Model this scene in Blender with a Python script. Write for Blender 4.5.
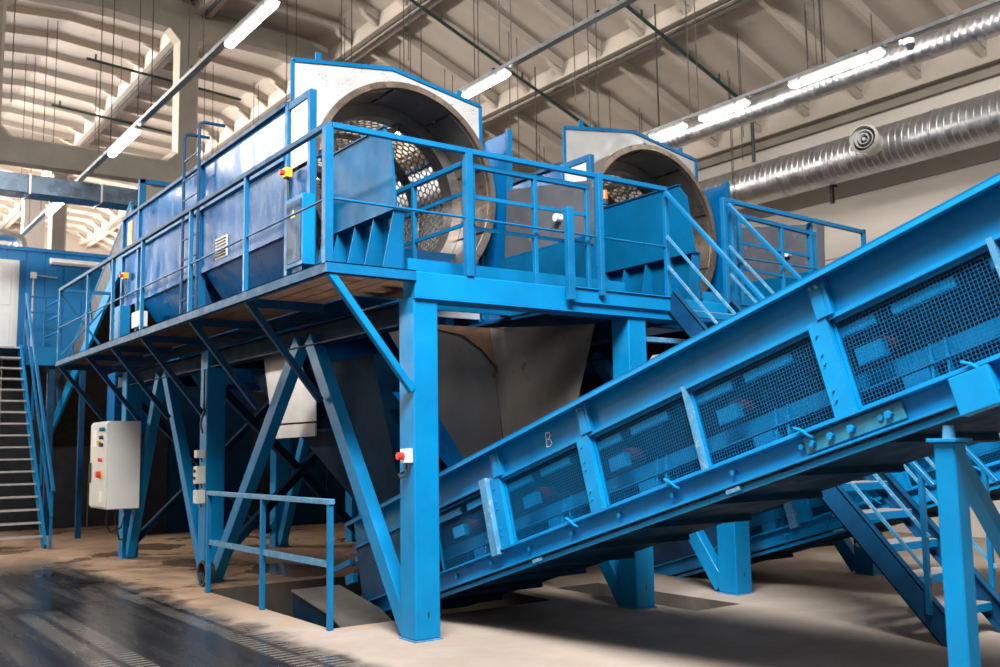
import bpy, bmesh, math, random
import numpy as np
from mathutils import Vector, Matrix
from mathutils.geometry import tessellate_polygon

for o in list(bpy.data.objects):
    bpy.data.objects.remove(o)
C = bpy.context.scene.collection
SC = bpy.context.scene
R_ = random.Random(7)

# ------------------------------------------------------------------ camera
F_PX, PITCH, YAW, ROLL, CAM_H = 993., math.radians(6.67), math.radians(35.732), math.radians(-0.968), 1.6
_cy, _sy, _cp, _sp = math.cos(YAW), math.sin(YAW), math.cos(PITCH), math.sin(PITCH)
_r = Vector((_cy, -_sy, 0)); FW = Vector((_sy*_cp, _cy*_cp, _sp)); _u = _r.cross(FW)
RT = _r*math.cos(ROLL) + _u*math.sin(ROLL); UP = _u*math.cos(ROLL) - _r*math.sin(ROLL)
CAM = Vector((0, 0, CAM_H))
cam = bpy.data.cameras.new('camera'); cam_o = bpy.data.objects.new('camera', cam); C.objects.link(cam_o)
cam_o.matrix_world = Matrix(((RT.x, UP.x, -FW.x, CAM.x), (RT.y, UP.y, -FW.y, CAM.y), (RT.z, UP.z, -FW.z, CAM.z), (0, 0, 0, 1)))
cam.sensor_width = 36; cam.lens = F_PX*36/1000.; cam.clip_end = 200; cam.clip_start = .05
cam.dof.use_dof = True; cam.dof.focus_distance = 8.6; cam.dof.aperture_fstop = 2.2
SC.camera = cam_o

def at(px, py, **k):
    """world point on the plane X=, Y= or Z= seen at a photo pixel"""
    d = FW*F_PX + RT*(px-500) - UP*(py-333.5)
    for a, v in k.items():
        i = 'XYZ'.index(a); t = (v-CAM[i])/d[i]
        return CAM + d*t

# ------------------------------------------------------------------ world, daylight, added lights, exposure
w = bpy.data.worlds.new('world'); SC.world = w; w.use_nodes = True
w.node_tree.nodes['Background'].inputs[0].default_value = (.80, .88, 1, 1)
w.node_tree.nodes['Background'].inputs[1].default_value = .12
def area(name, loc, direction, sx, sy, watts, col=(1, 1, 1)):
    l = bpy.data.lights.new(name, 'AREA'); l.shape = 'RECTANGLE'; l.size = sx; l.size_y = sy; l.energy = watts; l.color = col
    o = bpy.data.objects.new(name, l); C.objects.link(o); o.location = loc
    o.rotation_euler = Vector(direction).to_track_quat('-Z', 'Y').to_euler()
    return o
area('daylight_rooflight', (1.4, 2.0, 10.2), (.28, .32, -.9), 6.5, 2.4, 4500, (1, .98, .95))
area('glare_light_far', (-.9, 26.0, 9.8), (0, 0, -1), 2.4, 10, 1700, (1, .95, .89))  # unseen light added for the glare on the upper housing panels
area('back_fill_light', (2.5, 43.4, 6.8), (0, -1, .10), 19, 3.4, 3000, (1, .95, .89))  # unseen light added to brighten the far ceiling and backlight the truss
area('daylight_windows', (-7.3, 32, 7.15), (1, -.30, .30), 20, .9, 9000, (1, .94, .88)).data.spread = math.radians(115)
SC.view_settings.view_transform = 'Standard'; SC.view_settings.look = 'None'
SC.view_settings.exposure = -0.08; SC.view_settings.gamma = 1; SC.view_settings.use_curve_mapping = False

# ------------------------------------------------------------------ materials
def nodes(name):
    m = bpy.data.materials.new(name); m.use_nodes = True
    nt = m.node_tree; b = nt.nodes['Principled BSDF']
    return m, nt, b
def N(nt, t, **k):
    n = nt.nodes.new(t)
    for a, v in k.items(): setattr(n, a, v)
    return n
def pos(nt, scale=(1, 1, 1)):
    g = N(nt, 'ShaderNodeNewGeometry'); mp = N(nt, 'ShaderNodeMapping'); mp.inputs['Scale'].default_value = scale
    nt.links.new(g.outputs['Position'], mp.inputs['Vector']); return mp.outputs[0]
def noise(nt, vec, scale, detail=4, rough=.55):
    n = N(nt, 'ShaderNodeTexNoise'); n.inputs['Scale'].default_value = scale; n.inputs['Detail'].default_value = detail
    n.inputs['Roughness'].default_value = rough; nt.links.new(vec, n.inputs['Vector']); return n.outputs['Fac']
def ramp(nt, fac, stops):
    r = N(nt, 'ShaderNodeValToRGB'); e = r.color_ramp.elements
    while len(e) < len(stops): e.new(.5)
    for k, (p, c) in zip(e, stops):
        k.position = p; k.color = c if len(c) == 4 else (*c, 1)
    nt.links.new(fac, r.inputs[0]); return r.outputs[0]
def mixc(nt, fac, a, b):
    m = N(nt, 'ShaderNodeMix', data_type='RGBA')
    for sock, v in ((m.inputs[0], fac), (m.inputs[6], a), (m.inputs[7], b)):
        if hasattr(v, 'links'): nt.links.new(v, sock)
        elif isinstance(v, (int, float)): sock.default_value = v
        else: sock.default_value = (*v, 1)
    return m.outputs[2]
def bump(nt, b, h, strength, dist=.01):
    n = N(nt, 'ShaderNodeBump'); n.inputs['Strength'].default_value = strength; n.inputs['Distance'].default_value = dist
    nt.links.new(h, n.inputs['Height']); nt.links.new(n.outputs[0], b.inputs['Normal'])
def surf(name, col, rough=.5, metal=0., var=.18, scale=3., wear=None, wear_amt=.0, bmp=0., stretch=(1, 1, 1), spec=.5, rvar=.12):
    """colour with cloudy variation, optional worn patches of another colour"""
    m, nt, b = nodes(name); v = pos(nt, stretch)
    n1 = noise(nt, v, scale)
    c = ramp(nt, n1, [(.3, [x*(1-var) for x in col]), (.7, [min(1, x*(1+var)) for x in col])])
    if wear:
        n2 = noise(nt, v, scale*3.7, 6, .7)
        f = ramp(nt, n2, [(.68-wear_amt, (0, 0, 0)), (.74-wear_amt, (1, 1, 1))])
        c = mixc(nt, f, c, wear)
    nt.links.new(c, b.inputs['Base Color'])
    rr = ramp(nt, noise(nt, v, scale*2.1), [(.3, [max(.03, rough-rvar)]*3), (.7, [min(1, rough+rvar)]*3)])
    nt.links.new(rr, b.inputs['Roughness'])
    b.inputs['Metallic'].default_value = metal; b.inputs['Specular IOR Level'].default_value = spec
    if bmp: bump(nt, b, noise(nt, v, scale*9), bmp)
    return m
def emit(name, col, s):
    m, nt, b = nodes(name); b.inputs['Base Color'].default_value = (*col, 1)
    b.inputs['Emission Color'].default_value = (*col, 1); b.inputs['Emission Strength'].default_value = s; return m

BLUE = (.001, .185, .43)
M = {}
M['blue'] = surf('blue_paint', BLUE, .42, var=.12, scale=2.2, wear=(.03, .20, .42), wear_amt=.0, bmp=.05, spec=.18)
M['blue_panel'] = surf('blue_panel_paint', (.001, .105, .31), .22, var=.25, scale=1.6, wear=(.02, .13, .30), wear_amt=.02, bmp=.05, stretch=(1, 1, .35), spec=.17)
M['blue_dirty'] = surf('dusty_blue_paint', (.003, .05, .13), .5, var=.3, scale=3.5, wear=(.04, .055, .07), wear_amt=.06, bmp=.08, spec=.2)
M['blue_shaded'] = surf('shaded_dark_paint', (.003, .025, .06), .55, var=.3, scale=2.5, wear=(.02, .03, .04), wear_amt=.08, spec=.06)  # navy with the shade under the machines put into its colour
M['blue_rail'] = surf('blue_rail_paint', (.003, .13, .305), .38, var=.12, scale=4, wear=(.10, .22, .36), wear_amt=.0, spec=.22)
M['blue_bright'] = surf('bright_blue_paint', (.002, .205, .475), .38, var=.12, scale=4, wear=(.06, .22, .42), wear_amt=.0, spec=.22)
M['blue_mid'] = surf('mid_blue_paint', (.001, .115, .28), .40, var=.15, scale=3, wear=(.02, .12, .25), wear_amt=.02, spec=.2)
M['blue_chute'] = surf('chute_blue_paint', (.001, .095, .225), .45, var=.2, scale=1.8, wear=(.01, .08, .18), wear_amt=.03, bmp=.04, spec=.08)
M['blue_worn'] = surf('worn_blue_edge', (.05, .22, .40), .5, var=.2, scale=6, wear=(.30, .31, .32), wear_amt=.12)
M['cabin'] = surf('cabin_blue', (.003, .18, .46), .45, var=.08, scale=1, spec=.3)
M['rail_grey'] = surf('faded_rail_paint', (.03, .11, .22), .5, var=.2, scale=5, wear=(.10, .14, .19), wear_amt=.04, spec=.08)
M['wire'] = surf('wire_paint', (.002, .12, .29), .5, var=.1, scale=5, spec=.2)
M['teal'] = surf('teal_primer', (.02, .20, .30), .45, var=.2, scale=8, wear=(.25, .16, .10), wear_amt=.05)
M['galv'] = surf('galvanised_sheet', (.72, .73, .75), .36, .55, var=.06, scale=5, bmp=.03)
M['galv_dull'] = surf('dull_galvanised_sheet', (.46, .465, .47), .42, .5, var=.08, scale=4, bmp=.03)
M['duct'] = surf('duct_metal', (.52, .52, .53), .40, .92, var=.12, scale=3)
M['duct_blue'] = surf('blueish_duct_sheet', (.11, .15, .20), .3, .7, var=.2, scale=1.5)
M['steel'] = surf('drum_steel', (.25, .24, .23), .38, .85, var=.22, scale=2.5, wear=(.26, .17, .11), wear_amt=.08, bmp=.05)
M['lip'] = surf('worn_lip_steel', (.27, .225, .19), .40, .8, var=.25, scale=3, wear=(.22, .12, .07), wear_amt=.12, bmp=.05)
M['hopper'] = surf('dull_hopper_steel', (.17, .155, .14), .48, .6, var=.30, scale=1.3, wear=(.13, .075, .045), wear_amt=.06, stretch=(1, 1, .5))
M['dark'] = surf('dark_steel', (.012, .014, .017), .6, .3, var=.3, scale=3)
M['black'] = surf('black_rubber', (.018, .018, .02), .6, 0, var=.3, scale=3)
M['rubber'] = surf('grey_rubber_sheet', (.085, .09, .11), .55, 0, var=.25, scale=1.8, wear=(.19, .20, .22), wear_amt=.06)
M['rust'] = surf('rusty_grating', (.14, .075, .045), .75, .2, var=.4, scale=5)
M['tread'] = surf('worn_tread_steel', (.38, .36, .35), .5, .4, var=.2, scale=7, wear=(.2, .14, .1), wear_amt=.08)
M['cream'] = surf('ceiling_concrete', (.41, .355, .30), .9, var=.10, scale=.6, wear=(.32, .27, .22), wear_amt=.05, bmp=.1)
M['truss'] = surf('truss_concrete', (.23, .20, .165), .9, var=.14, scale=1.5, wear=(.14, .12, .10), wear_amt=.03, bmp=.15)
M['wall'] = surf('wall_panel', (.55, .505, .45), .8, var=.06, scale=.5, bmp=.04)
M['green'] = surf('dark_green_pipe', (.012, .035, .028), .5, var=.2, scale=4)
M['rod'] = surf('rod_steel', (.05, .045, .04), .6, .4, var=.2)
M['tray'] = surf('tray_steel', (.28, .29, .30), .4, .8, var=.2, scale=6)
M['white'] = surf('white_paint', (.78, .78, .76), .45, var=.05, scale=2)
M['grey'] = surf('cabinet_grey', (.62, .62, .58), .42, var=.05, scale=2)
M['red'] = surf('red_plastic', (.65, .03, .02), .35, var=.1)
M['orange'] = surf('orange_lamp', (.7, .17, .03), .4, var=.1)
M['yellow'] = surf('yellow_plastic', (.75, .45, .02), .4, var=.1)
M['redroller'] = surf('red_roller_end', (.12, .035, .03), .5, var=.3, scale=8)
M['chalk'] = surf('chalk', (.75, .82, .88), .9, var=.2, scale=20)
M['amber'] = surf('trash_scrap', (.45, .30, .16), .8, var=.4, scale=30)
M['glass'] = surf('dark_glass', (.05, .06, .065), .08, 0, var=.1)
M['lamp'] = emit('lamp_tube', (1, .98, .95), 22.)

def floor_mat():
    m, nt, b = nodes('hall_floor'); v = pos(nt); b.inputs['Specular IOR Level'].default_value = .3
    sep = N(nt, 'ShaderNodeSeparateXYZ'); nt.links.new(v, sep.inputs[0])
    def math_(op, a, bb=None, clamp=False):
        n = N(nt, 'ShaderNodeMath', operation=op, use_clamp=clamp)
        for i, q in enumerate((a, bb)):
            if q is None: continue
            if hasattr(q, 'links'): nt.links.new(q, n.inputs[i])
            else: n.inputs[i].default_value = q
        return n.outputs[0]
    def sstep(x, lo, hi):
        n = N(nt, 'ShaderNodeMapRange', interpolation_type='SMOOTHSTEP'); n.inputs[1].default_value = lo; n.inputs[2].default_value = hi
        nt.links.new(x, n.inputs[0]); return n.outputs[0]
    big = noise(nt, v, .55, 5); mid = noise(nt, v, 2.3, 6, .65); fine = noise(nt, v, 26, 4, .7)
    streak = noise(nt, pos(nt, (3.2, .22, 1)), 1.6, 5, .6)
    # clean concrete
    conc = ramp(nt, big, [(.3, (.27, .225, .19)), (.7, (.40, .345, .30))])
    conc = mixc(nt, ramp(nt, mid, [(.45, (0, 0, 0)), (.75, (.55, .55, .55))]), conc, (.26, .19, .14))
    # earthy brown dirt further back
    wob = math_('ADD', sep.outputs[1], math_('MULTIPLY', math_('SUBTRACT', mid, .5), 6.))
    fm = sstep(wob, 7.6, 12.0)
    dirt = ramp(nt, mid, [(.30, (.12, .07, .04)), (.5, (.33, .20, .115)), (.72, (.44, .29, .18))])
    col = mixc(nt, math_('MULTIPLY', fm, .85), conc, dirt)
    # dark wet driving lane on the left
    xx = math_('ADD', sep.outputs[0], math_('MULTIPLY', math_('SUBTRACT', mid, .5), .9))
    lane = math_('SUBTRACT', 1., sstep(xx, 3.42, 3.85))
    far = math_('SUBTRACT', 1., sstep(sep.outputs[1], 14.5, 19.))
    lane = math_('MULTIPLY', lane, far)
    dark = ramp(nt, streak, [(.35, (.011, .010, .011)), (.65, (.024, .022, .021)), (.85, (.055, .048, .042))])
    col = mixc(nt, lane, col, dark)
    # tyre tracks: bands of chevron dashes along the lane
    wv = N(nt, 'ShaderNodeTexWave', bands_direction='Y'); wv.inputs['Scale'].default_value = 3.2; wv.inputs['Distortion'].default_value = .6
    nt.links.new(v, wv.inputs['Vector'])
    tr = None
    for x0 in (2.10, 2.34, 3.32, 3.55):
        d = math_('ABSOLUTE', math_('SUBTRACT', sep.outputs[0], x0))
        t = math_('SUBTRACT', 1., sstep(d, .06, .11))
        tr = t if tr is None else math_('MAXIMUM', tr, t)
    tr = math_('MULTIPLY', math_('MULTIPLY', tr, sstep(wv.outputs['Fac'], .45, .6)), sstep(big, .36, .5))
    col = mixc(nt, math_('MULTIPLY', tr, math_('MULTIPLY', lane, .85)), col, (.17, .15, .13))
    nt.links.new(col, b.inputs['Base Color'])
    # gloss: wet lane and puddles
    pud = ramp(nt, noise(nt, v, .75, 3), [(.56, (0, 0, 0)), (.62, (1, 1, 1))])
    pud = math_('MULTIPLY', pud, sstep(sep.outputs[1], 10.5, 12.5))
    for cx_, cy_, rx_, ry_ in ((5.75, 13.1, .55, .95), (5.4, 18.1, .5, .8), (5.0, 15.0, .35, .7)):
        ex = math_('DIVIDE', math_('SUBTRACT', sep.outputs[0], cx_), rx_); ey = math_('DIVIDE', math_('SUBTRACT', sep.outputs[1], cy_), ry_)
        dd = math_('ADD', math_('ADD', math_('MULTIPLY', ex, ex), math_('MULTIPLY', ey, ey)), math_('MULTIPLY', math_('SUBTRACT', mid, .5), 2.2))
        pud = math_('MAXIMUM', pud, math_('SUBTRACT', 1., sstep(dd, .85, 1.05)))
    dry = ramp(nt, mid, [(.3, (.62,)*3), (.7, (.85,)*3)])
    wetr = ramp(nt, streak, [(.35, (.20,)*3), (.62, (.30,)*3), (.85, (.5,)*3)])
    rg = mixc(nt, lane, dry, wetr); rg = mixc(nt, pud, rg, (.08, .08, .08))
    nt.links.new(rg, b.inputs['Roughness'])
    bump(nt, b, math_('ADD', math_('MULTIPLY', fine, .25), mid), .12, .02)
    return m
M['floor'] = floor_mat()

# ------------------------------------------------------------------ mesh helpers
class MB:
    def __init__(s): s.v = []; s.f = []; s.chunks = []
    def add(s, vs, fs):
        k = len(s.v); s.chunks.append((k, len(s.f))); s.v += [tuple(p) for p in vs]; s.f += [tuple(i+k for i in f) for f in fs]; return s
    def box(s, x0, x1, y0, y1, z0, z1):
        return s.add([(x, y, z) for z in (z0, z1) for y in (y0, y1) for x in (x0, x1)],
                     [(0, 2, 3, 1), (4, 5, 7, 6), (0, 1, 5, 4), (2, 6, 7, 3), (0, 4, 6, 2), (1, 3, 7, 5)])
    def bar(s, p, q, w, h, up=(0, 0, 1), off=(0, 0)):
        """rectangular bar p-q, w across, h along up"""
        p, q = Vector(p), Vector(q); d = (q-p).normalized(); sd = d.cross(Vector(up))
        if sd.length < 1e-5: sd = d.cross(Vector((1, 0, 0)))
        sd.normalize(); u = sd.cross(d)
        vs = []
        for c in (p, q):
            for a, b in ((-1, -1), (1, -1), (1, 1), (-1, 1)):
                vs.append(c + sd*(a*w/2+off[0]) + u*(b*h/2+off[1]))
        return s.add(vs, [(0, 1, 2, 3), (7, 6, 5, 4), (0, 4, 5, 1), (1, 5, 6, 2), (2, 6, 7, 3), (3, 7, 4, 0)])
    def channel(s, p, q, w, h, t=.012, up=(0, 0, 1), side=1):
        """C section: web on one side, flanges pointing the other way"""
        s.bar(p, q, t, h, up, (-side*(w/2-t/2), 0))
        s.bar(p, q, w, t, up, (0, h/2-t/2)); return s.bar(p, q, w, t, up, (0, -h/2+t/2))
    def ibeam(s, p, q, w, h, t=.014, up=(0, 0, 1)):
        s.bar(p, q, t, h, up); s.bar(p, q, w, t, up, (0, h/2-t/2)); return s.bar(p, q, w, t, up, (0, -h/2+t/2))
    def tube(s, p, q, r, n=8, r2=None):
        p, q = Vector(p), Vector(q); d = (q-p).normalized(); a = d.orthogonal().normalized(); b = d.cross(a)
        r2 = r if r2 is None else r2; vs = []
        for c, rr in ((p, r), (q, r2)):
            for i in range(n):
                t = 2*math.pi*i/n; vs.append(c + a*(rr*math.cos(t)) + b*(rr*math.sin(t)))
        return s.add(vs, [tuple(range(n-1, -1, -1)), tuple(range(n, 2*n))] + [(i, (i+1) % n, n+(i+1) % n, n+i) for i in range(n)])
    def path(s, pts, r, n=8):
        pts = [Vector(p) for p in pts]; rings = []; a = None
        for i, p in enumerate(pts):
            d = (pts[min(i+1, len(pts)-1)] - pts[max(i-1, 0)]).normalized()
            a = d.orthogonal().normalized() if a is None else (a - d*a.dot(d)).normalized()
            b = d.cross(a); rings.append([p + a*(r*math.cos(2*math.pi*j/n)) + b*(r*math.sin(2*math.pi*j/n)) for j in range(n)])
        fs = []
        for i in range(len(pts)-1):
            fs += [(i*n+j, i*n+(j+1) % n, (i+1)*n+(j+1) % n, (i+1)*n+j) for j in range(n)]
        L = len(pts)-1
        fs += [tuple(range(n-1, -1, -1)), tuple(range(L*n, L*n+n))]
        return s.add([p for r_ in rings for p in r_], fs)
    def prism(s, poly, axis, a, b):
        """polygon (2D in the remaining axes) extruded along axis a..b"""
        i = 'XYZ'.index(axis); n = len(poly)
        def P(q, c): l = list(q); l.insert(i, c); return tuple(l)
        return s.add([P(q, a) for q in poly] + [P(q, b) for q in poly],
                     [tuple(range(n-1, -1, -1)), tuple(range(n, 2*n))] + [(j, (j+1) % n, n+(j+1) % n, n+j) for j in range(n)])
    def holed(s, outer, holes, axis, a, b):
        i = 'XYZ'.index(axis)
        def P(q, c): l = list(q); l.insert(i, c); return tuple(l)
        loops = [outer] + holes; flat = [q for l in loops for q in l]; n = len(flat)
        tri = tessellate_polygon([[Vector((q[0], q[1], 0)) for q in l] for l in loops])
        fs = [tuple(t) for t in tri] + [tuple(x+n for x in reversed(t)) for t in tri]
        k = 0
        for l in loops:
            m = len(l)
            for j in range(m): fs.append((k+j, k+(j+1) % m, n+k+(j+1) % m, n+k+j))
            k += m
        return s.add([P(q, a) for q in flat] + [P(q, b) for q in flat], fs)
    def quadplate(s, pts, t=.008):
        """thick plate from 3+ coplanar-ish points"""
        p = [Vector(q) for q in pts]; nrm = (p[1]-p[0]).cross(p[2]-p[0]).normalized()*t; n = len(p)
        return s.add(p + [q+nrm for q in p], [tuple(range(n-1, -1, -1)), tuple(range(n, 2*n))] + [(j, (j+1) % n, n+(j+1) % n, n+j) for j in range(n)])
    def ring(s, c, r0, r1, y0, y1, n=64, a0=0., a1=2*math.pi):
        """annular cylinder about a Y axis through c=(x,z)"""
        full = abs(a1-a0-2*math.pi) < 1e-6; k = n if full else n+1; vs = []
        for i in range(k):
            t = a0+(a1-a0)*i/n; cs, sn = math.cos(t), math.sin(t)
            vs += [(c[0]+r0*cs, y0, c[1]+r0*sn), (c[0]+r1*cs, y0, c[1]+r1*sn), (c[0]+r1*cs, y1, c[1]+r1*sn), (c[0]+r0*cs, y1, c[1]+r0*sn)]
        fs = []
        for i in range(n):
            j = (i+1) % k
            for q in range(4): fs.append((4*i+q, 4*i+(q+1) % 4, 4*j+(q+1) % 4, 4*j+q))
        if not full: fs += [(0, 1, 2, 3), (4*n+3, 4*n+2, 4*n+1, 4*n)]
        return s.add(vs, fs)
    def each(s, name, mat, parent=None, **k):
        """every piece added becomes an object of its own"""
        out = []; ch = s.chunks + [(len(s.v), len(s.f))]
        for (v0, f0), (v1, f1) in zip(ch[:-1], ch[1:]):
            q = MB(); q.v = s.v[v0:v1]; q.f = [tuple(i-v0 for i in f) for f in s.f[f0:f1]]
            out.append(q.build(name, mat, parent, **k))
        return out
    def build(s, name, mat, parent=None, bevel=0., smooth=None, kind=None, label=None):
        off = org(parent) if parent else Vector((0, 0, 0))
        me = bpy.data.meshes.new(name)
        me.from_pydata([tuple(Vector(p)-off) for p in s.v], [], s.f); me.validate()
        bm = bmesh.new(); bm.from_mesh(me)
        bmesh.ops.recalc_face_normals(bm, faces=bm.faces)
        if bevel: bmesh.ops.bevel(bm, geom=list(bm.edges), offset=bevel, segments=1, affect='EDGES', clamp_overlap=True)
        bm.to_mesh(me); bm.free()
        me.materials.append(M[mat] if isinstance(mat, str) else mat)
        if smooth:
            for p in me.polygons: p.use_smooth = True
            me.set_sharp_from_angle(angle=math.radians(smooth))
        o = bpy.data.objects.new(name, me); C.objects.link(o)
        if parent: o.parent = parent
        if kind: o['kind'] = kind
        if label: o['label'] = label
        return o
def org(p):
    q = Vector((0, 0, 0))
    while p: q += p.location; p = p.parent
    return q
def thing(name, label, cat, loc, group=None, kind=None):
    o = bpy.data.objects.new(name, None); C.objects.link(o); o.location = loc; o.empty_display_size = .2
    o['label'] = label; o['category'] = cat
    if group: o['group'] = group
    if kind: o['kind'] = kind
    return o
def single(o, label, cat, group=None):
    """a thing that is one mesh: move its origin to its base"""
    o['label'] = label; o['category'] = cat
    if group: o['group'] = group
    vs = [v.co for v in o.data.vertices]
    c = Vector((sum(v.x for v in vs)/len(vs), sum(v.y for v in vs)/len(vs), min(v.z for v in vs)))
    o.data.transform(Matrix.Translation(-c)); o.location = c; return o
def struct(o): o['kind'] = 'structure'; return o
def dup(o, loc, label=None, parent=None):
    c = o.copy(); C.objects.link(c)
    if parent: c.parent = parent
    else: c.location = loc
    if label: c['label'] = label
    for ch in list(o.children): dup(ch, None, None, c)
    return c

# ================================================================== THE HALL
XW, XL, XM = 16.3, -7.7, 4.6            # right wall, left wall, ridge line
YF, YB = -10., 44.
def zc(x):                               # underside of the roof slabs
    d = abs(x-XM)
    return 11.30-.07*d if d < 4.7 else 10.97-.393*(d-4.7)
# floor with the two conveyor pits
PIT1 = (4.15, 6.75, 8.49, 11.9); PIT2 = (7.34, 8.0, 7.0, 9.2)
xs = sorted({XL, XW, PIT1[0], PIT1[1], PIT2[0], PIT2[1]}); ys = sorted({YF, YB, PIT1[2], PIT1[3], PIT2[2], PIT2[3]})
m = MB()
for i in range(len(xs)-1):
    for j in range(len(ys)-1):
        cx_, cy_ = (xs[i]+xs[i+1])/2, (ys[j]+ys[j+1])/2
        if any(p[0] < cx_ < p[1] and p[2] < cy_ < p[3] for p in (PIT1, PIT2)): continue
        m.add([(xs[i], ys[j], 0), (xs[i+1], ys[j], 0), (xs[i+1], ys[j+1], 0), (xs[i], ys[j+1], 0)], [(0, 1, 2, 3)])
fl = struct(m.build('floor', 'floor'))
for p, dep in ((PIT1, 1.05), (PIT2, .8)):
    q = MB(); x0, x1, y0, y1 = p; t = .1
    q.box(x0-t, x0, y0-t, y1+t, -dep, -.002).box(x1, x1+t, y0-t, y1+t, -dep, -.002).box(x0, x1, y0-t, y0, -dep, -.002).box(x0, x1, y1, y1+t, -dep, -.002)
    q.box(x0-t, x1+t, y0-t, y1+t, -dep-.1, -dep)
    q.build('pit_lining', surf('pit_concrete', (.10, .085, .07), .8, var=.3, scale=2.), fl)
# right wall: concrete cladding panels stacked in courses
wr = struct(MB().box(XW+.06, XW+.3, YF, YB, 0, 9.).build('wall_right', 'wall'))
zz = [0, 1.2, 2.4, 3.6, 4.55, 5.15, 6.3, 7.75, 8.9]
for k in range(len(zz)-1):
    for y in range(-10, 44, 6):
        if k == 4 and y == 8: pass
        MB().box(XW, XW+.06, y+.008, y+5.992, zz[k]+.008, zz[k+1]-.008).build('cladding_panel', 'wall', wr)
MB().box(XW-.10, XW, YF, YB, 7.72, 7.86).build('wall_ledge', 'truss', wr)
struct(MB().box(XL-.3, XL, YF, YB, 0, 6.65).box(XL-.3, XL, YF, YB, 7.65, 9).build('wall_left', 'wall'))
struct(MB().box(XL, XW, YB, YB+.3, 0, 11.6).build('wall_back', 'wall'))
struct(MB().box(XL, XW, YF-.3, YF, 0, 11.6).build('wall_front', 'wall'))
# window in the right wall, seen behind the upper railings
wn = struct(MB().box(XW-.05, XW, 8.3, 12.2, 4.88, 5.0).box(XW-.05, XW, 8.3, 12.2, 3.9, 3.98).box(XW-.05, XW, 8.3, 8.4, 3.98, 4.88).box(XW-.05, XW, 12.1, 12.2, 3.98, 4.88).build('window_1', 'white'))
for y in (8.4, 9.63, 10.87):
    MB().box(XW-.025, XW-.005, y, y+1.2, 3.98, 4.88).build('pane', 'glass', wn)
for y in (9.6, 10.83):
    MB().box(XW-.045, XW-.002, y, y+.04, 3.98, 4.88).build('mullion', 'white', wn)
# roof slabs with cross ribs
XJ = [XL, -3.9, -.85, 2.2, 6.75, 9.9, 12.95, XW]
prof = [XL, -3.9, -.1, 2.2, XM, 6.75, 9.3, 9.9, 12.95, XW]
m = MB()
for a, b in zip(prof[:-1], prof[1:]):
    m.prism([(a, zc(a)), (b, zc(b)), (b, zc(b)+.2), (a, zc(a)+.2)], 'Y', YF, YB)
ce = struct(m.build('ceiling', 'cream'))
for x in XJ[1:-1]:                       # paired edge ribs of neighbouring slabs, with the joint between them
    for sgn in (-1, 1):
        c0 = x+sgn*.10
        MB().prism([(c0-.085, zc(c0)+.02), (c0-.07, zc(c0)-.29), (c0+.07, zc(c0)-.29), (c0+.085, zc(c0)+.02)], 'Y', 0, YB).build('edge_rib', 'cream', ce)
MB().prism([(XW-.26, zc(XW)+.1), (XW-.22, zc(XW)-.3), (XW, zc(XW)-.3), (XW, zc(XW)+.02)], 'Y', 0, YB).build('edge_rib', 'cream', ce)
for x0, x1 in zip(XJ[1:-1], XJ[2:]):     # cross ribs
    a, b = x0+.2, x1-.2 if x1 < XW else x1-.22
    segs = [a] + [k for k in (XM, 9.3) if a < k < b] + [b]
    q = MB()
    for u, v_ in zip(segs[:-1], segs[1:]):
        for end, uu in ((0, u), (1, v_)): pass
        du = .20 if u > a else .23; dv = .20 if v_ < b else .23
        vs = []
        for x, dpt in ((u, du), (v_, dv)):
            vs += [(x, -.10, zc(x)+.02), (x, -.055, zc(x)-dpt+.06), (x, .055, zc(x)-dpt+.06), (x, .10, zc(x)+.02)]
        q.add(vs, [(0, 1, 2, 3), (7, 6, 5, 4), (0, 4, 5, 1), (1, 5, 6, 2), (2, 6, 7, 3)])
    # haunch where the rib meets the edge rib on its low side
    q.add([(b, -.055, zc(b)-.2), (b, .055, zc(b)-.2), (b, .055, zc(b)-.29), (b, -.055, zc(b)-.29), (b-.35, .055, zc(b-.35)-.2), (b-.35, -.055, zc(b-.35)-.2)],
          [(0, 1, 2, 3), (3, 2, 4, 5), (0, 3, 5), (1, 4, 2), (0, 5, 4, 1)])
    first = None
    y = 2.30
    while y < YB-1:
        if first is None: first = q.build('cross_rib', 'cream', ce); first.location = (0, y, 0)
        else:
            o = first.copy(); C.objects.link(o); o.location = (0, y, 0)
        y += 1.19
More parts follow.
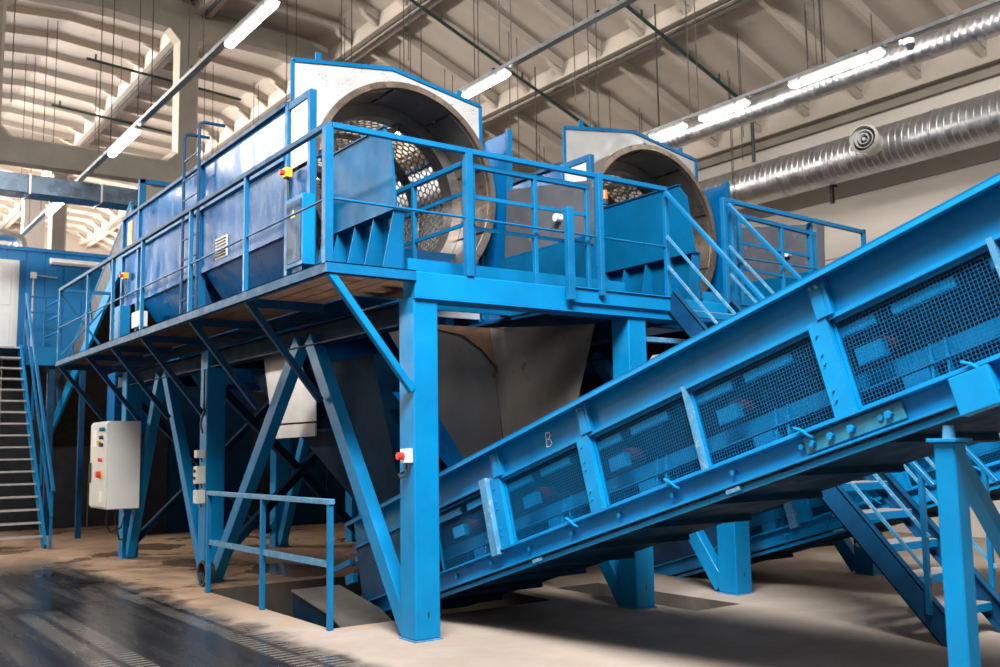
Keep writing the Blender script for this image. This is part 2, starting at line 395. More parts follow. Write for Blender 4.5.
# roof trusses of precast concrete with chamfered openings
def truss(y0, name, lab):
    def sym(l): return [(XM+x, z) for x, z in l]
    top = [(-11.7, 8.1), (-5.2, 10.62), (-4.5, 10.88), (0, 11.15), (4.5, 10.88), (5.2, 10.62), (11.7, 8.1)]
    outer = sym([(11.7, 7.12), (-11.7, 7.12)] + top)
    def opening(l, ch=.22):
        out = []
        n = len(l)
        for i in range(n):
            p, q, r = Vector(l[i-1]), Vector(l[i]), Vector(l[(i+1) % n])
            out += [tuple(q+(p-q).normalized()*ch), tuple(q+(r-q).normalized()*ch)]
        return out
    ops = [[(-1.68, 7.58), (1.68, 7.58), (1.68, 10.42), (0, 10.55), (-1.68, 10.42)]]
    for sg in (1, -1):
        ops.append([(sg*2.05, 7.58), (sg*5.0, 7.58), (sg*5.0, 10.12), (sg*4.1, 10.46), (sg*2.05, 10.46)])
        ops.append([(sg*5.36, 7.58), (sg*8.0, 7.58), (sg*8.0, 9.02), (sg*5.36, 10.02)])
    hs = [sym(opening(o)) for o in ops]
    t = struct(MB().holed(outer, hs, 'Y', y0, y0+.32).build(name, 'truss')); t['label'] = lab
    # pale chamfer frame lining each opening
    for h in hs:
        n = len(h); c = Vector((sum(p[0] for p in h)/n, sum(p[1] for p in h)/n)); q = MB(); fr = []; bk = []
        for p in h:
            d = (c-Vector(p)).normalized()*.10
            fr.append((p[0], y0-.004, p[1])); bk.append((p[0]+d.x, y0+.16, p[1]+d.y))
        bk2 = [(p[0], y0+.324, p[2]) for p in fr]
        q.add(fr+bk+bk2, [(i, (i+1) % n, n+(i+1) % n, n+i) for i in range(n)] + [(n+i, n+(i+1) % n, 2*n+(i+1) % n, 2*n+i) for i in range(n)])
        q.build('opening_lining', 'cream', t)
    return t
truss(20., 'roof_truss', 'grey precast concrete roof truss with chamfered openings above the blue cabin')
truss(32., 'roof_truss', 'farther concrete roof truss glimpsed below the nearer one')
# far column
struct(MB().prism([(5.42, 0), (6.0, 0), (6.0, 9.2), (6.35, 10), (5.07, 10), (5.42, 9.2)], 'Y', 31.6, 32).build('trim_1', 'cream'))

# ------------------------------------------------------------------ hanging services
ZS = 6.80
def strip(x, y0, y1, lab):
    t = thing('cable_tray', lab, 'cable tray', (x, y0, ZS), 'cable trays carrying the lamps')
    m = MB(); m.box(x-.045, x-.04, y0, y1, ZS, ZS+.06).box(x+.04, x+.045, y0, y1, ZS, ZS+.06).box(x-.045, x+.045, y0, y1, ZS, ZS+.006)
    m.build('tray_channel', 'tray', t)
    m = MB(); y = y0+.2
    while y < y1:
        m.box(x-.07, x+.07, y, y+.04, ZS+.06, ZS+.075); y += 2.2
    m.each('hanger_bracket', 'dark', t)
strip(4.30, 4., 30, 'long grey cable tray running over the left trommel housing')
strip(7.80, 4., 30, 'grey cable tray in the middle, above and between the two drums')
strip(11.52, 3., 30, 'grey cable tray beside the upper spiral duct')
strip(.75, 0., 30, 'grey cable tray over the driving lane')
def lamp(x, y, L, lab):
    t = thing('fluorescent_lamp', lab, 'lamp', (x, y, ZS-.12), 'fluorescent lamps under the ceiling')
    z = ZS-.012
    m = MB(); m.box(x-.06, x+.06, y-L/2, y+L/2, z-.045, z+.008); m.build('lamp_body', 'grey', t, bevel=.008)
    # diffuser with rounded section and tapering ends
    q = MB(); vs = []; sec = [(-.058, 0), (-.05, -.035), (-.025, -.055), (.025, -.055), (.05, -.035), (.058, 0)]
    st = [(-L/2+.005, .55), (-L/2+.06, 1), (L/2-.06, 1), (L/2-.005, .55)]
    for yy, k in st: vs += [(x+sx*(.85+.15*k), y+yy, z-.046+sz*k) for sx, sz in sec]
    n = len(sec); fs = [tuple(range(n)), tuple(range(3*n+n-1, 3*n-1, -1))]
    for i in range(3): fs += [(i*n+j, i*n+j+1, (i+1)*n+j+1, (i+1)*n+j) for j in range(n-1)]
    q.add(vs, fs).build('diffuser', 'lamp', t, smooth=50)
    m = MB(); m.box(x-.065, x+.065, y-L/2+.18, y-L/2+.21, z-.03, z+.01).box(x-.065, x+.065, y+L/2-.21, y+L/2-.18, z-.03, z+.01); m.each('clip', 'tray', t)
def yz(px, py): return at(px, py, Z=ZS-.06).y
lamp(4.30, yz(249, 24), 1.5, 'lit fluorescent lamp at the top left, nearest of the left row')
lamp(4.30, yz(123, 143), 1.6, 'lit fluorescent lamp in the middle of the left row')
lamp(4.30, yz(58, 205), 1.8, 'lit fluorescent lamp farthest along the left row, above the blue cabin')
lamp(7.80, yz(483, 85), 1.15, 'lit fluorescent lamp just right of the front drum end plate')
lamp(11.52, yz(831, 68), 1.5, 'large lit fluorescent lamp beside the security camera')
lamp(11.52, yz(713, 108), .95, 'lit fluorescent lamp second along the row over the upper duct')
lamp(11.52, yz(656, 129), .8, 'lit fluorescent lamp just above the rear drum end plate')
for y, k in ((3., 'first'), (8.5, 'second'), (14., 'third'), (22., 'fourth')): lamp(.75, y, 1.5, 'fluorescent lamp over the driving lane, %s of its row' % k)
lamp(7.80, 14.0, 1.3, 'lit fluorescent lamp glimpsed through the holes of the front drum')
lamp(7.80, 17.0, 1.3, 'lit fluorescent lamp farther along the middle tray behind the drum')
# dome security camera
c0 = Vector((11.52, at(899, 38, Z=6.74).y, ZS-.02)); t = thing('security_camera', 'small white dome security camera hung from the tray', 'camera', c0)
m = MB(); m.tube(c0+Vector((0, 0, -.01)), c0+Vector((0, 0, -.09)), .075, 16, .07); m.build('camera_body', 'white', t, smooth=40)
m = MB(); m.tube(c0+Vector((-.02, -.03, -.09)), c0+Vector((-.02, -.03, -.16)), .065, 16, .035); m.build('dome', 'glass', t, smooth=60)
m = MB(); m.box(c0.x-.03, c0.x+.03, c0.y+.08, c0.y+.12, c0.z-.05, c0.z+.02); m.build('bracket', 'white', t)
# spiral ducts
def duct(x, z, r, y0, y1, pitch, lab):
    t = thing('ventilation_duct', lab, 'duct', (x, y0, z-r), 'spiral ducts along the right wall')
    m = MB(); n = 28; ys_ = []; y = y0
    prof_ = []
    while y < y1:
        prof_ += [(y, r), (y+pitch*.80, r), (y+pitch*.86, r*1.014), (y+pitch*.94, r*1.014)]; y += pitch
    vs = []
    for yy, rr in prof_:
        for j in range(n):
            a = 2*math.pi*j/n; vs.append((x+rr*math.cos(a), yy+pitch*j/n, z+rr*math.sin(a)))
    fs = []
    for i in range(len(prof_)-1): fs += [(i*n+j, i*n+j+1, (i+1)*n+j+1, (i+1)*n+j) for j in range(n-1)] + ([(i*n+n-1, i*n+4*n, i*n+5*n, (i+1)*n+n-1)] if i < len(prof_)-5 else [])
    m.add(vs, fs).build('spiral_tube', 'duct', t, smooth=35)
    m = MB()
    y = y0+1.6
    while y < y1-.5:
        m.ring((x, z), r*1.0, r*1.05, y, y+.05, 28); y += 3.1
    m.each('joint_band', 'duct', t, smooth=40)
    return t
bd = duct(15.35, 6.72, .385, 4, 30, .125, 'big silver spiral duct along the right wall with a round nozzle')
for y in (10.95, 16., 6.):
    m = MB(); m.box(15.52, 15.66, y, y+.05, 6.345, 6.385).box(15.5, 15.56, y, y+.06, 6.02, 6.375); m.build('wall_bracket', 'dark', bd)
sd = duct(12.55, 7.03, .178, 3, 30, .11, 'thinner silver spiral duct hanging above the big one')
for y in (5.2, 8.9, 12.4, 16.): MB().box(12.54, 12.56, y, y+.02, 7.21, zc(12.55)-.02).build('hanger', 'rod', sd)
# jet nozzle on the big duct
dr = Vector((-.965, -.20, .03)).normalized(); nc = at(864, 139, X=14.60)-dr*.78
t = thing('jet_nozzle', 'white round jet nozzle sticking out of the big duct', 'nozzle', nc+dr*.38)
MB().tube(nc+dr*.40, nc+dr*.72, .19, 24, .19).build('collar', 'grey', t, smooth=40)
def conering(r0, r1, d0, d1, nm, mt):
    a = dr.orthogonal().normalized(); b = dr.cross(a); q = MB(); n = 24; vs = []
    for rr, dd in ((r0, d0), (r1, d1), (r1-.012, d1), (r0-.012, d0)):
        vs += [nc+dr*dd + a*(rr*math.cos(2*math.pi*j/n)) + b*(rr*math.sin(2*math.pi*j/n)) for j in range(n)]
    q.add(vs, [(k*n+j, k*n+(j+1) % n, ((k+1) % 4)*n+(j+1) % n, ((k+1) % 4)*n+j) for k in range(4) for j in range(n)]).build(nm, mt, t, smooth=40)
conering(.205, .245, .70, .78, 'rim', 'white'); conering(.245, .23, .76, .84, 'rim', 'white')
conering(.145, .16, .74, .80, 'inner_ring', 'white'); conering(.085, .095, .74, .81, 'inner_ring', 'white')
MB().tube(nc+dr*.70, nc+dr*.73, .205, 24).build('throat', 'black', t); MB().tube(nc+dr*.72, nc+dr*.80, .028, 12).build('core', 'white', t)
# dark green pipes that follow the roof slope
for y, lab in ((12.4, 'dark green pipe crossing the ceiling above the rear drum'), (16., 'dark green pipe crossing the ceiling above the front drum end plate'),
               (23.4, 'dark green pipe seen through the truss opening, upper one'), (27.1, 'dark green pipe seen through the truss opening, lower one')):
    t = thing('sprinkler_pipe', lab, 'pipe', (4., y, 10), 'green pipes under the roof')
    pts = [(x, y, zc(x)-.52) for x in ((4.9, 9.3, 15.1) if y < 20 else (5.2, 8.9))]
    m = MB()
    for a, b in zip(pts[:-1], pts[1:]): m.tube(a, b, .035, 8)
    m.build('pipe_run', 'green', t, smooth=50)
    m = MB()
    for x in (6.1, 8., 10.2, 12.2, 14.2) if y < 20 else (5.4, 7.4): m.tube((x, y, zc(x)-.52), (x, y, zc(x)-.36), .025, 6)
    m.each('sprinkler_head', 'green', t)
    if y < 20: MB().tube((15.1, y, zc(15.1)-.50), (15.1, y, 7.1), .035, 8).build('drop_pipe', 'green', t, smooth=50)
m = MB()
# thin conduits lying along the joint of the slabs
for x, lab in ((9.9, 'thin dark conduit along the slab joint above the front drum'), (6.75, 'thin dark conduit along the slab joint behind the truss'), (12.95, 'thin dark conduit along the right slab joint')):
    single(MB().tube((x, 3, zc(x)-.32), (x, 40, zc(x)-.32), .03, 6).build('conduit', 'rod'), lab, 'conduit')
# threaded rods hanging from the roof
rod_mesh = {}
def rod(x, y, z1, lab, grp):
    L = round(zc(x)-z1, 2)
    if L not in rod_mesh: rod_mesh[L] = MB().tube((0, 0, 0), (0, 0, L), .0085, 5).build('hanging_rod', 'rod'); o = rod_mesh[L]
    else: o = rod_mesh[L].copy(); C.objects.link(o)
    o.location = (x, y, zc(x)-L); o['label'] = lab; o['category'] = 'rod'; o['group'] = grp
for x, wh in ((4.30, 'left cable tray over the near trommel'), (7.80, 'middle cable tray between the drums'), (11.52, 'right cable tray beside the upper duct')):
    lab = 'thin dark rod from the roof holding the ' + wh; grp = 'rods holding the ' + wh
    for y in (8.2, 10.6, 13., 15.4, 17.8, 22.6, 25.):
        rod(x-.1, y, ZS+.06, lab, grp); rod(x+.1, y, ZS+.06, lab, grp)
for x in (5.9, 9.2, 10.4, 13.9, 14.6, 3.0):
    wh = 'near the right wall ducts' if x > 13 else ('above the gap between the two drums' if x > 9 else 'high over the left side of the hall')
    lab = 'thin dark rod dangling free ' + wh; grp = 'free rods ' + wh
    for y in (9.4, 12.2, 15.2, 18.4, 23., 26.):
        yy = y+R_.uniform(-.8, .8); L = R_.choice([1.2, 1.8, 2.4, 3.2])
        rod(x, yy, zc(x)-L, lab, grp)
        if R_.random() < .6: rod(x+.16, yy+.1, zc(x)-L*.8, lab, grp)


# ================================================================== STEEL PLATFORM
ZD, ZBM = 3.17, 2.94
XC = [4.40, 6.94, 8.40, 10.86]; YR = [7.40, 12.60, 16.35]; CW = .25
KY = [7.43, 9.25, 10.9, 12.75, 14.15, 15.55, 17.42]
pf = thing('steel_platform', 'tall blue steel platform on box columns carrying the two trommels', 'platform', (4.4, 7.4, 0))
for y in YR:
    for x in XC:
        c = MB().box(x, x+CW, y, y+.26, 0.012, ZBM).build('column', 'blue', pf, bevel=.010)
        MB().box(x-.012, x+CW+.012, y-.012, y+.272, 0, .014).build('base_plate', 'blue_worn', c)
        MB().box(x+.12, x+.135, y-.002, y+.02, .19, .24).build('slot', 'black', c)
m = MB(); m.box(4.42, 11.25, 7.40, 7.62, ZBM, ZD); m.build('front_beam', 'blue', pf, bevel=.008)
MB().box(4.40, 11.25, 7.37, 7.64, ZBM-.016, ZBM).build('beam_flange', 'blue', pf, bevel=.004)
m = MB(); m.box(6.18, 7.58, 7.365, 7.40, 3.02, 3.16); m.box(6.18, 7.58, 7.345, 7.40, 3.16, 3.172); m.build('edge_channel', 'blue', pf, bevel=.003)
m = MB(); m.box(8.46, 11.25, 7.365, 7.40, 3.02, 3.16); m.box(8.46, 11.25, 7.345, 7.40, 3.16, 3.172); m.build('edge_channel', 'blue', pf, bevel=.003)
for x in (4.42, 6.96, 8.42, 10.88):
    MB().ibeam((x+.1, 7.62, 2.83), (x+.1, 17.3, 2.83), .18, .22).build('side_beam', 'blue_shaded', pf)
for y in (12.62, 16.37): MB().ibeam((4.5, y+.1, 2.83), (11.1, y+.1, 2.83), .16, .2).build('cross_beam', 'blue_shaded', pf)
# walkway edge channels
m = MB(); m.channel((3.59, 7.40, 3.125), (3.59, 17.47, 3.125), .06, .10, .01, side=1); m.build('edge_channel', 'rail_grey', pf)
m = MB(); m.channel((3.56, 7.42, 3.125), (4.42, 7.42, 3.125), .06, .10, .01, side=-1); m.build('edge_channel', 'blue_rail', pf)
m = MB(); m.channel((3.56, 17.45, 3.125), (4.6, 17.45, 3.125), .06, .10, .01, side=1); m.build('edge_channel', 'blue_rail', pf)
for y in KY[1:]: MB().bar((3.62, y, 3.07), (4.42, y, 3.07), .05, .09).build('deck_bearer', 'blue_dirty', pf)
m = MB(); y = 7.47
while y < 17.42: m.box(3.62, 4.42, y, y+.008, 3.12, 3.155); y += .036
for x in (3.7, 3.9, 4.1, 4.3): m.box(x, x+.008, 7.47, 17.42, 3.122, 3.15)
m.build('deck_grating', 'rust', pf, kind='stuff')
m = MB(); x = 4.44
while x < 11.2: m.box(x, x+.008, 7.63, 8.6, 3.12, 3.155); x += .036
m.build('deck_grating', 'rust', pf, kind='stuff')
for k in range(8):
    MB().box(4.45, 4.94, 8.62+1.1*k+.005, 9.715+1.1*k, 3.115, 3.15).build('deck_plate', 'blue_dirty', pf)
    MB().box(6.88, 8.90, 8.62+1.1*k+.005, 9.715+1.1*k, 3.115, 3.15).build('deck_plate', 'blue_dirty', pf)
for k in range(4): MB().box(6.90+.40*k+.005, 7.295+.40*k, 7.64, 8.61, 3.07, 3.11).build('deck_plate', 'blue_dirty', pf)
# knee braces under the walkway
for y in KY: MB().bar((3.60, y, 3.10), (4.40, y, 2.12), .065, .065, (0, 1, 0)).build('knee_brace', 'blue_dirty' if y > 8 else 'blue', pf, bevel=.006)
# A-frames in the long direction
for x in XC:
    for yb, yt in ((7.68, 9.68), (12.5, 9.95), (12.86, 14.62), (16.33, 14.90)):
        MB().bar((x+.11, yb, .06), (x+.11, yt, 2.80), .17, .13, (1, 0, 0)).build('diagonal_brace', 'blue', pf, bevel=.006)
# cross braces between the columns of a row
for y in (12.7, 16.48):
    for x in (4.62, 8.62):
        MB().bar((x, y, .25), (x+2.3, y, 2.5), .10, .14, (0, 1, 0)).build('cross_brace', 'blue_shaded', pf, bevel=.005)
        MB().bar((x, y+.12, 2.5), (x+2.3, y+.12, .25), .10, .14, (0, 1, 0)).build('cross_brace', 'blue_shaded', pf, bevel=.005)
# raised kerb behind the front beam
MB().box(4.66, 7.40, 7.93, 7.96, 3.155, 3.40).build('toe_board', 'blue', pf); MB().box(8.66, 11.2, 7.93, 7.96, 3.155, 3.40).build('toe_board', 'blue', pf)
MB().bar((7.20, 7.50, 2.72), (8.36, 7.50, 2.72), .10, .05).build('support_bar', 'blue_worn', pf)

# ------------------------------------------------------------------ railings
def railing(label, loc, posts, rails, cat='railing', mat='blue_rail', tmat=None):
    """posts: (x,y,z0,z1,w); rails: (p,q,kind) kind 'top' box rail, 'mid' round bar, 'flat' flat bar"""
    t = thing('guard_railing', label, cat, loc)
    for x, y, z0, z1, w_ in posts: MB().box(x-w_/2, x+w_/2, y-w_/2, y+w_/2, z0, z1).build('post', mat, t, bevel=.004)
    for p, q, k in rails:
        if k == 'top': MB().bar(p, q, .05, .05).build('top_rail', tmat or mat, t, bevel=.004)
        elif k == 'mid': MB().tube(p, q, .012, 8).build('mid_rail', mat, t, smooth=50)
        else: MB().bar(p, q, .02, .035).build('mid_rail', mat, t)
    return t
ZR, ZM = 4.35, 3.72
t = railing('long blue railing along the left walkway edge of the platform', (3.59, 7.42, ZD),
    [(3.59, 7.43, 3.16, ZR-.025, .075)] + [(3.59, y, 3.16, ZR-.025, .045) for y in KY[1:]],
    [((3.59, 7.40, ZR), (3.59, 17.46, ZR), 'top'), ((3.59, 7.44, ZM), (3.59, 17.45, ZM), 'mid')], tmat='rail_grey')
MB().bar((3.59, 17.44, ZR), (4.45, 17.44, ZR), .05, .05).build('top_rail', 'blue_rail', t)
MB().bar((3.59, 17.46, 4.3), (4.45, 17.46, 3.2), .03, .04, (0, 1, 0)).build('cross_bar', 'blue_rail', t)
MB().bar((3.59, 17.43, 3.2), (4.45, 17.43, 4.3), .03, .04, (0, 1, 0)).build('cross_bar', 'blue_rail', t)
railing('blue front railing over the main beam, from platform corner to stair', (3.62, 7.42, ZD),
    [(5.00, 7.42, 3.172, ZR-.025, .075), (6.54, 7.34, 3.10, ZR+.01, .06), (7.55, 7.42, 3.172, ZR-.025, .05)],
    [((3.62, 7.42, ZR), (7.57, 7.42, ZR), 'top'), ((3.62, 7.42, ZM), (7.57, 7.42, ZM), 'mid')])
railing('low blue gate panel hung behind the front railing before the front drum', (5.1, 7.49, ZD),
    [(5.09, 7.49, 3.172, 4.26, .05), (5.83, 7.49, 3.172, 4.23, .045), (6.50, 7.49, 3.172, 4.23, .04)],
    [((5.07, 7.49, 4.24), (6.53, 7.49, 4.24), 'top'), ((5.07, 7.49, 3.95), (6.53, 7.49, 3.95), 'flat'), ((5.07, 7.49, 3.65), (6.53, 7.49, 3.65), 'flat')], 'gate')
single(MB().box(6.09, 6.17, 7.30, 7.364, 3.03, 3.95).build('stub_post', 'blue_rail', bevel=.004), 'short blue post bolted to the front beam face below the rail', 'post')
railing('blue inner railing running back from the gate beside the front drum', (5.02, 8.2, ZD),
    [(5.02, 8.42, 3.155, 4.26, .045), (5.02, 9.0, 3.155, 4.29, .04)],
    [((5.02, 7.54, 4.26), (5.02, 9.02, 4.26), 'top'), ((5.02, 7.54, 3.98), (5.02, 9.02, 3.98), 'flat'), ((5.02, 7.54, 3.68), (5.02, 9.02, 3.68), 'flat')])
railing('blue front railing right of the stair, before the rear drum', (8.48, 7.42, ZD),
    [(8.47, 7.42, 3.172, ZR+.03, .055), (8.60, 7.42, 3.172, ZR, .05), (11.1, 7.42, 3.172, ZR-.025, .05)],
    [((8.45, 7.42, ZR+.01), (11.12, 7.42, ZR-.06), 'top'), ((8.62, 7.42, ZM), (11.12, 7.42, ZM), 'mid')])
railing('low blue gate panel behind the railing right of the stair', (8.8, 7.49, ZD),
    [(8.80, 7.49, 3.172, 4.26, .05), (9.55, 7.49, 3.172, 4.22, .045), (10.10, 7.49, 3.172, 4.30, .06), (10.18, 7.49, 3.172, 4.16, .04)],
    [((8.78, 7.49, 4.24), (10.2, 7.49, 4.17), 'top'), ((8.78, 7.49, 3.92), (10.2, 7.49, 3.88), 'flat'), ((8.78, 7.49, 3.62), (10.2, 7.49, 3.58), 'flat')], 'gate')

# ------------------------------------------------------------------ stair from the platform to the floor
def stair_line(z): return 7.36-(3.27-z)/1.1
st = thing('steel_stair', 'steep blue steel stair from the platform front down to the floor, behind the conveyor', 'stair', (7.98, 4.4, 0))
for x, sg in ((7.55, -1), (8.42, 1)):
    d = Vector((0, -1, -1.1)).normalized(); nrm = Vector((0, -1.1, 1)).normalized()
    a = Vector((x, stair_line(3.22), 3.22)) - nrm*.10; b = Vector((x, stair_line(.06), .06)) - nrm*.02
    MB().channel(a, b + Vector((0, -.02, -.02)), .07, .20, .012, up=nrm, side=sg).build('stringer', 'blue_dirty', st)
for k in range(1, 13):
    z = .25*k; y = stair_line(z)
    q = MB().box(7.575, 8.395, y-.01, y+.25, z-.035, z).build('tread', 'tread', st, bevel=.003)
    MB().box(7.575, 8.395, y-.014, y-.009, z-.07, z-.006).build('nosing', 'blue', q)
hr = thing('stair_handrail', 'blue handrail on the left side of the platform stair', 'handrail', (7.53, 7.3, ZD))
def stair_rail(t, x, z0):
    f = 1.07
    for dz, nm in ((0, 'top_rail'), (-.48, 'mid_rail'), (-.80, 'mid_rail')):
        p = Vector((x, 7.36, z0+dz)); L = 2.85 if dz == 0 else 2.78
        q = p + Vector((0, -L, -L*f))
        if nm == 'top_rail': MB().bar(p, q, .05, .04, (0, 0, 1)).build(nm, 'blue_rail', t, bevel=.005)
        else: MB().bar(p, q, .02, .025).build(nm, 'blue_worn', t)
    for y in (6.0, 4.62):
        zt = z0-(7.36-y)*f; zb = 3.27-1.1*(7.36-y)-.02
        MB().box(x-.02, x+.02, y-.02, y+.02, zb, zt).build('post', 'blue_rail', t)
stair_rail(hr, 7.50, 4.30)
hr2 = thing('stair_handrail', 'blue handrail on the right side of the platform stair', 'handrail', (8.44, 7.3, ZD)); stair_rail(hr2, 8.475, 4.30)

# ================================================================== TROMMELS
CX1, CZ, YP, YL = 5.74, 4.66, 10.15, 9.77
RL, RD = 1.21, 1.03
def hex_sheet(y0, rows, ncol, r):
    """perforated drum plate: honeycomb cells with hexagonal holes, wrapped round the Y axis"""
    circ = 2*math.pi*r; p = circ/ncol; a = p/math.sqrt(3); vs = []; fs = []
    for rw in range(rows):
        for c in range(ncol):
            u0 = (c+.5*(rw % 2))*p; v0 = y0+a+rw*1.5*a; k = len(vs)
            for sc in (1., .83):
                for j in range(6):
                    t = math.pi/6+j*math.pi/3; u = u0+sc*a*math.cos(t); v = v0+sc*a*math.sin(t)
                    an = u/r; vs.append((r*math.cos(an), v, r*math.sin(an)))
            fs += [(k+j, k+(j+1) % 6, k+6+(j+1) % 6, k+6+j) for j in range(6)]
    return vs, fs, y0+(rows-1)*1.5*a+2*a
def make_trommel(cx, label, galv='galv'):
    t = thing('trommel_screen', label, 'trommel', (cx, YP, ZD), 'trommel screens on the platform')
    dx = cx-CX1; A = lambda x: x+dx
    n = 64; circ = [(cx+1.165*math.cos(2*math.pi*i/n), CZ+1.165*math.sin(2*math.pi*i/n)) for i in range(n)]
    outer = [(A(4.46), 3.22), (A(7.04), 3.22), (A(7.04), 5.99), (A(5.76), 6.21), (A(4.46), 6.04)]
    ep = MB().holed(outer, [circ], 'Y', YP, YP+.02).build('end_plate', galv, t)
    for a, b in zip(outer[1:], outer[2:]+outer[:1]):
        MB().bar((a[0], YP-.01, a[1]), (b[0], YP-.01, b[1]), .045, .022, (0, 1, 0)).build('edge_trim', 'blue_mid', ep)
    for a, b in zip(outer[2:4], outer[3:5]):
        MB().box(A(0), A(0)+.001, 0, .001, 0, .001) if False else None
    for x, z in ((5.98, 6.03), (6.22, 5.98)):
        MB().ring((A(x), z), .02, .045, YP-.02, YP+.001, 14).build('bolt_ring', 'dark', ep)
    for x in (4.75, 6.7):
        MB().box(A(x), A(x)+.07, YP+.002, YP+.018, 6.10 if x < 5 else 6.055, 6.2 if x < 5 else 6.14).build('lifting_lug', 'blue_mid', ep)
    # rotating drum
    dm = MB(); dm.ring((cx, CZ), RL-.03, RL, YL, YP+.25, 72); dr_ = dm.build('drum_lip', 'lip', t, smooth=40)
    MB().ring((cx, CZ), RL-.045, RL+.028, YL-.03, YL+.03, 72).build('rim', 'lip', dr_, smooth=40)
    MB().ring((cx, CZ), RD-.02, RL-.025, YP+.22, YP+.25, 72).build('step_ring', 'steel', dr_, smooth=40)
    for k in range(9):
        a0 = math.radians(20+40*k)
        MB().ring((cx, CZ), RL-.055, RL-.032, YL+.03, YP+.21, 10, a0, a0+math.radians(38)).build('liner_plate', 'lip' if k % 3 == 2 else 'steel', dr_, smooth=40)
    sh = None; y = YP+.25; rr = RD
    bands = []
    for k in range(6):
        q = MB(); q.ring((cx, CZ), rr-.012, rr, y, y+.20, 72)
        q.build('solid_band', 'steel', dr_, smooth=40); y += .20
        vs, fs, y2 = hex_sheet(y, 7, 66, rr-.004)
        q = MB(); q.add([(cx+v[0], v[1], CZ+v[2]) for v in vs], fs)
        o = q.build('perforated_band', 'steel', dr_, smooth=60, kind='stuff')
        md = o.modifiers.new('thick', 'SOLIDIFY'); md.thickness = .010; md.offset = 0
        y = y2-.01
    MB().ring((cx, CZ), rr-.012, rr+.02, y, y+.15, 72).build('end_band', 'steel', dr_, smooth=40)
    for k in range(3):                                    # lengthwise lifter bars inside
        a = math.radians(75+120*k); px_, pz_ = cx+(rr-.06)*math.cos(a), CZ+(rr-.06)*math.sin(a)
        MB().bar((px_, YP+.3, pz_), (px_, y, pz_), .02, .10, (math.cos(a), 0, math.sin(a))).build('lifter_bar', 'steel', dr_)
    # housing
    Y_ = [10.19, 13.08, 15.99, 16.9]
    for sd_, x, s in (('left', 4.46, -1), ('right', 7.04, 1)):
        xx = A(x)
        for i in range(3):
            y0, y1 = Y_[i]+.04, Y_[i+1]-.04
            pm = 'blue_panel' if s < 0 else 'galv'
            MB().box(xx-.012, xx+.012, y0, y1, 4.97, 5.50).build('upper_panel', pm, t)
            MB().box(xx-.012, xx+.012, y0, y1, 4.08, 4.87).build('lower_panel', pm, t)
        for y in Y_: MB().box(xx-.05, xx+.05, y-.04, y+.04, 3.19, 5.53 if y != 15.99 else 6.02).build('post', 'blue_mid', t, bevel=.006)
        MB().box(xx-.06, xx+.05, Y_[0], Y_[-1], 5.50, 5.555).build('top_rail', 'blue_dirty', t, bevel=.004)
        MB().box(xx-.07 if s < 0 else xx-.03, xx+.03 if s < 0 else xx+.07, Y_[0]+.04, Y_[-1], 4.87, 4.97).build('stiffener', 'blue_mid', t, bevel=.004)
        MB().box(xx-.03, xx+.03, Y_[0]+.04, Y_[-1], 4.02, 4.09).build('stiffener', 'blue_panel', t)
    # forward side frames beside the lip
    MB().box(A(4.42), A(4.50), 9.58, 9.66, 3.19, 5.52).build('post', 'blue_mid', t, bevel=.006)
    MB().box(A(4.42), A(4.50), 9.66, 10.15, 5.44, 5.52).build('top_rail', 'blue_mid', t); MB().box(A(4.44), A(4.455), 9.66, 10.15, 4.75, 5.44).build('side_sheet', 'galv', t)
    MB().box(A(4.445), A(4.455), 9.66, 10.15, 3.8, 4.70).build('side_plate', 'blue_panel', t)
    MB().box(A(7.06), A(7.08), 9.60, 10.16, 3.19, 5.50).build('side_plate', 'blue_panel', t); MB().box(A(7.05), A(7.11), 9.56, 9.61, 3.19, 5.53).build('post', 'blue_mid', t)
    # rear plate and portal
    MB().holed([(A(4.5), 4.1), (A(7.0), 4.1), (A(7.0), 5.94), (A(4.5), 5.94)], [[(cx+.9*math.cos(2*math.pi*i/24), CZ+.3+.55*math.sin(2*math.pi*i/24)) for i in range(24)]], 'Y', 16.02, 16.04).build('rear_plate', 'truss', t)
    MB().box(A(4.42), A(7.08), 15.95, 16.03, 5.95, 6.02).build('portal_bar', 'blue_mid', t)
    # collecting hoppers below the drum
    for a, b in ((10.25, 13.02), (13.14, 15.93)):
        top = [(A(4.48), a), (A(7.02), a), (A(7.02), b), (A(4.48), b)]; bot = [(A(5.25), a+.55), (A(6.25), a+.55), (A(6.25), b-.55), (A(5.25), b-.55)]
        q = MB(); vs = [(x, y, 4.04) for x, y in top]+[(x, y, 2.62) for x, y in bot]
        vi = [(x+(cx-x)*.012, y, 4.04) for x, y in top]+[(x+(cx-x)*.02, y, 2.62) for x, y in bot]
        q.add(vs+vi, [(i, (i+1) % 4, 4+(i+1) % 4, 4+i) for i in range(4)] + [(8+i, 12+i, 12+(i+1) % 4, 8+(i+1) % 4) for i in range(4)]).build('hopper', 'blue_panel', t)
    return t
make_trommel(CX1, 'large trommel screen nearest the camera, bright white end plate around its drum mouth')
t2 = make_trommel(CX1+3.97, 'large trommel screen behind on the right, greyer end plate and rusty lip', 'galv_dull'); t2.location.z -= .08
# ladder on the near housing
ld = thing('access_ladder', 'narrow blue ladder with hooked tops against the trommel housing', 'ladder', (4.32, 13.2, ZD))
for y in (12.88, 13.50):
    MB().path([(4.33, y, 3.17), (4.33, y, 6.0), (4.35, y, 6.05), (4.40, y, 6.07), (4.68, y, 6.07)], .022, 8).build('rail', 'blue_dirty', ld, smooth=50)
for k in range(9): MB().tube((4.33, 12.88, 3.42+.28*k), (4.33, 13.50, 3.42+.28*k), .014, 6).build('rung', 'blue_dirty', ld)

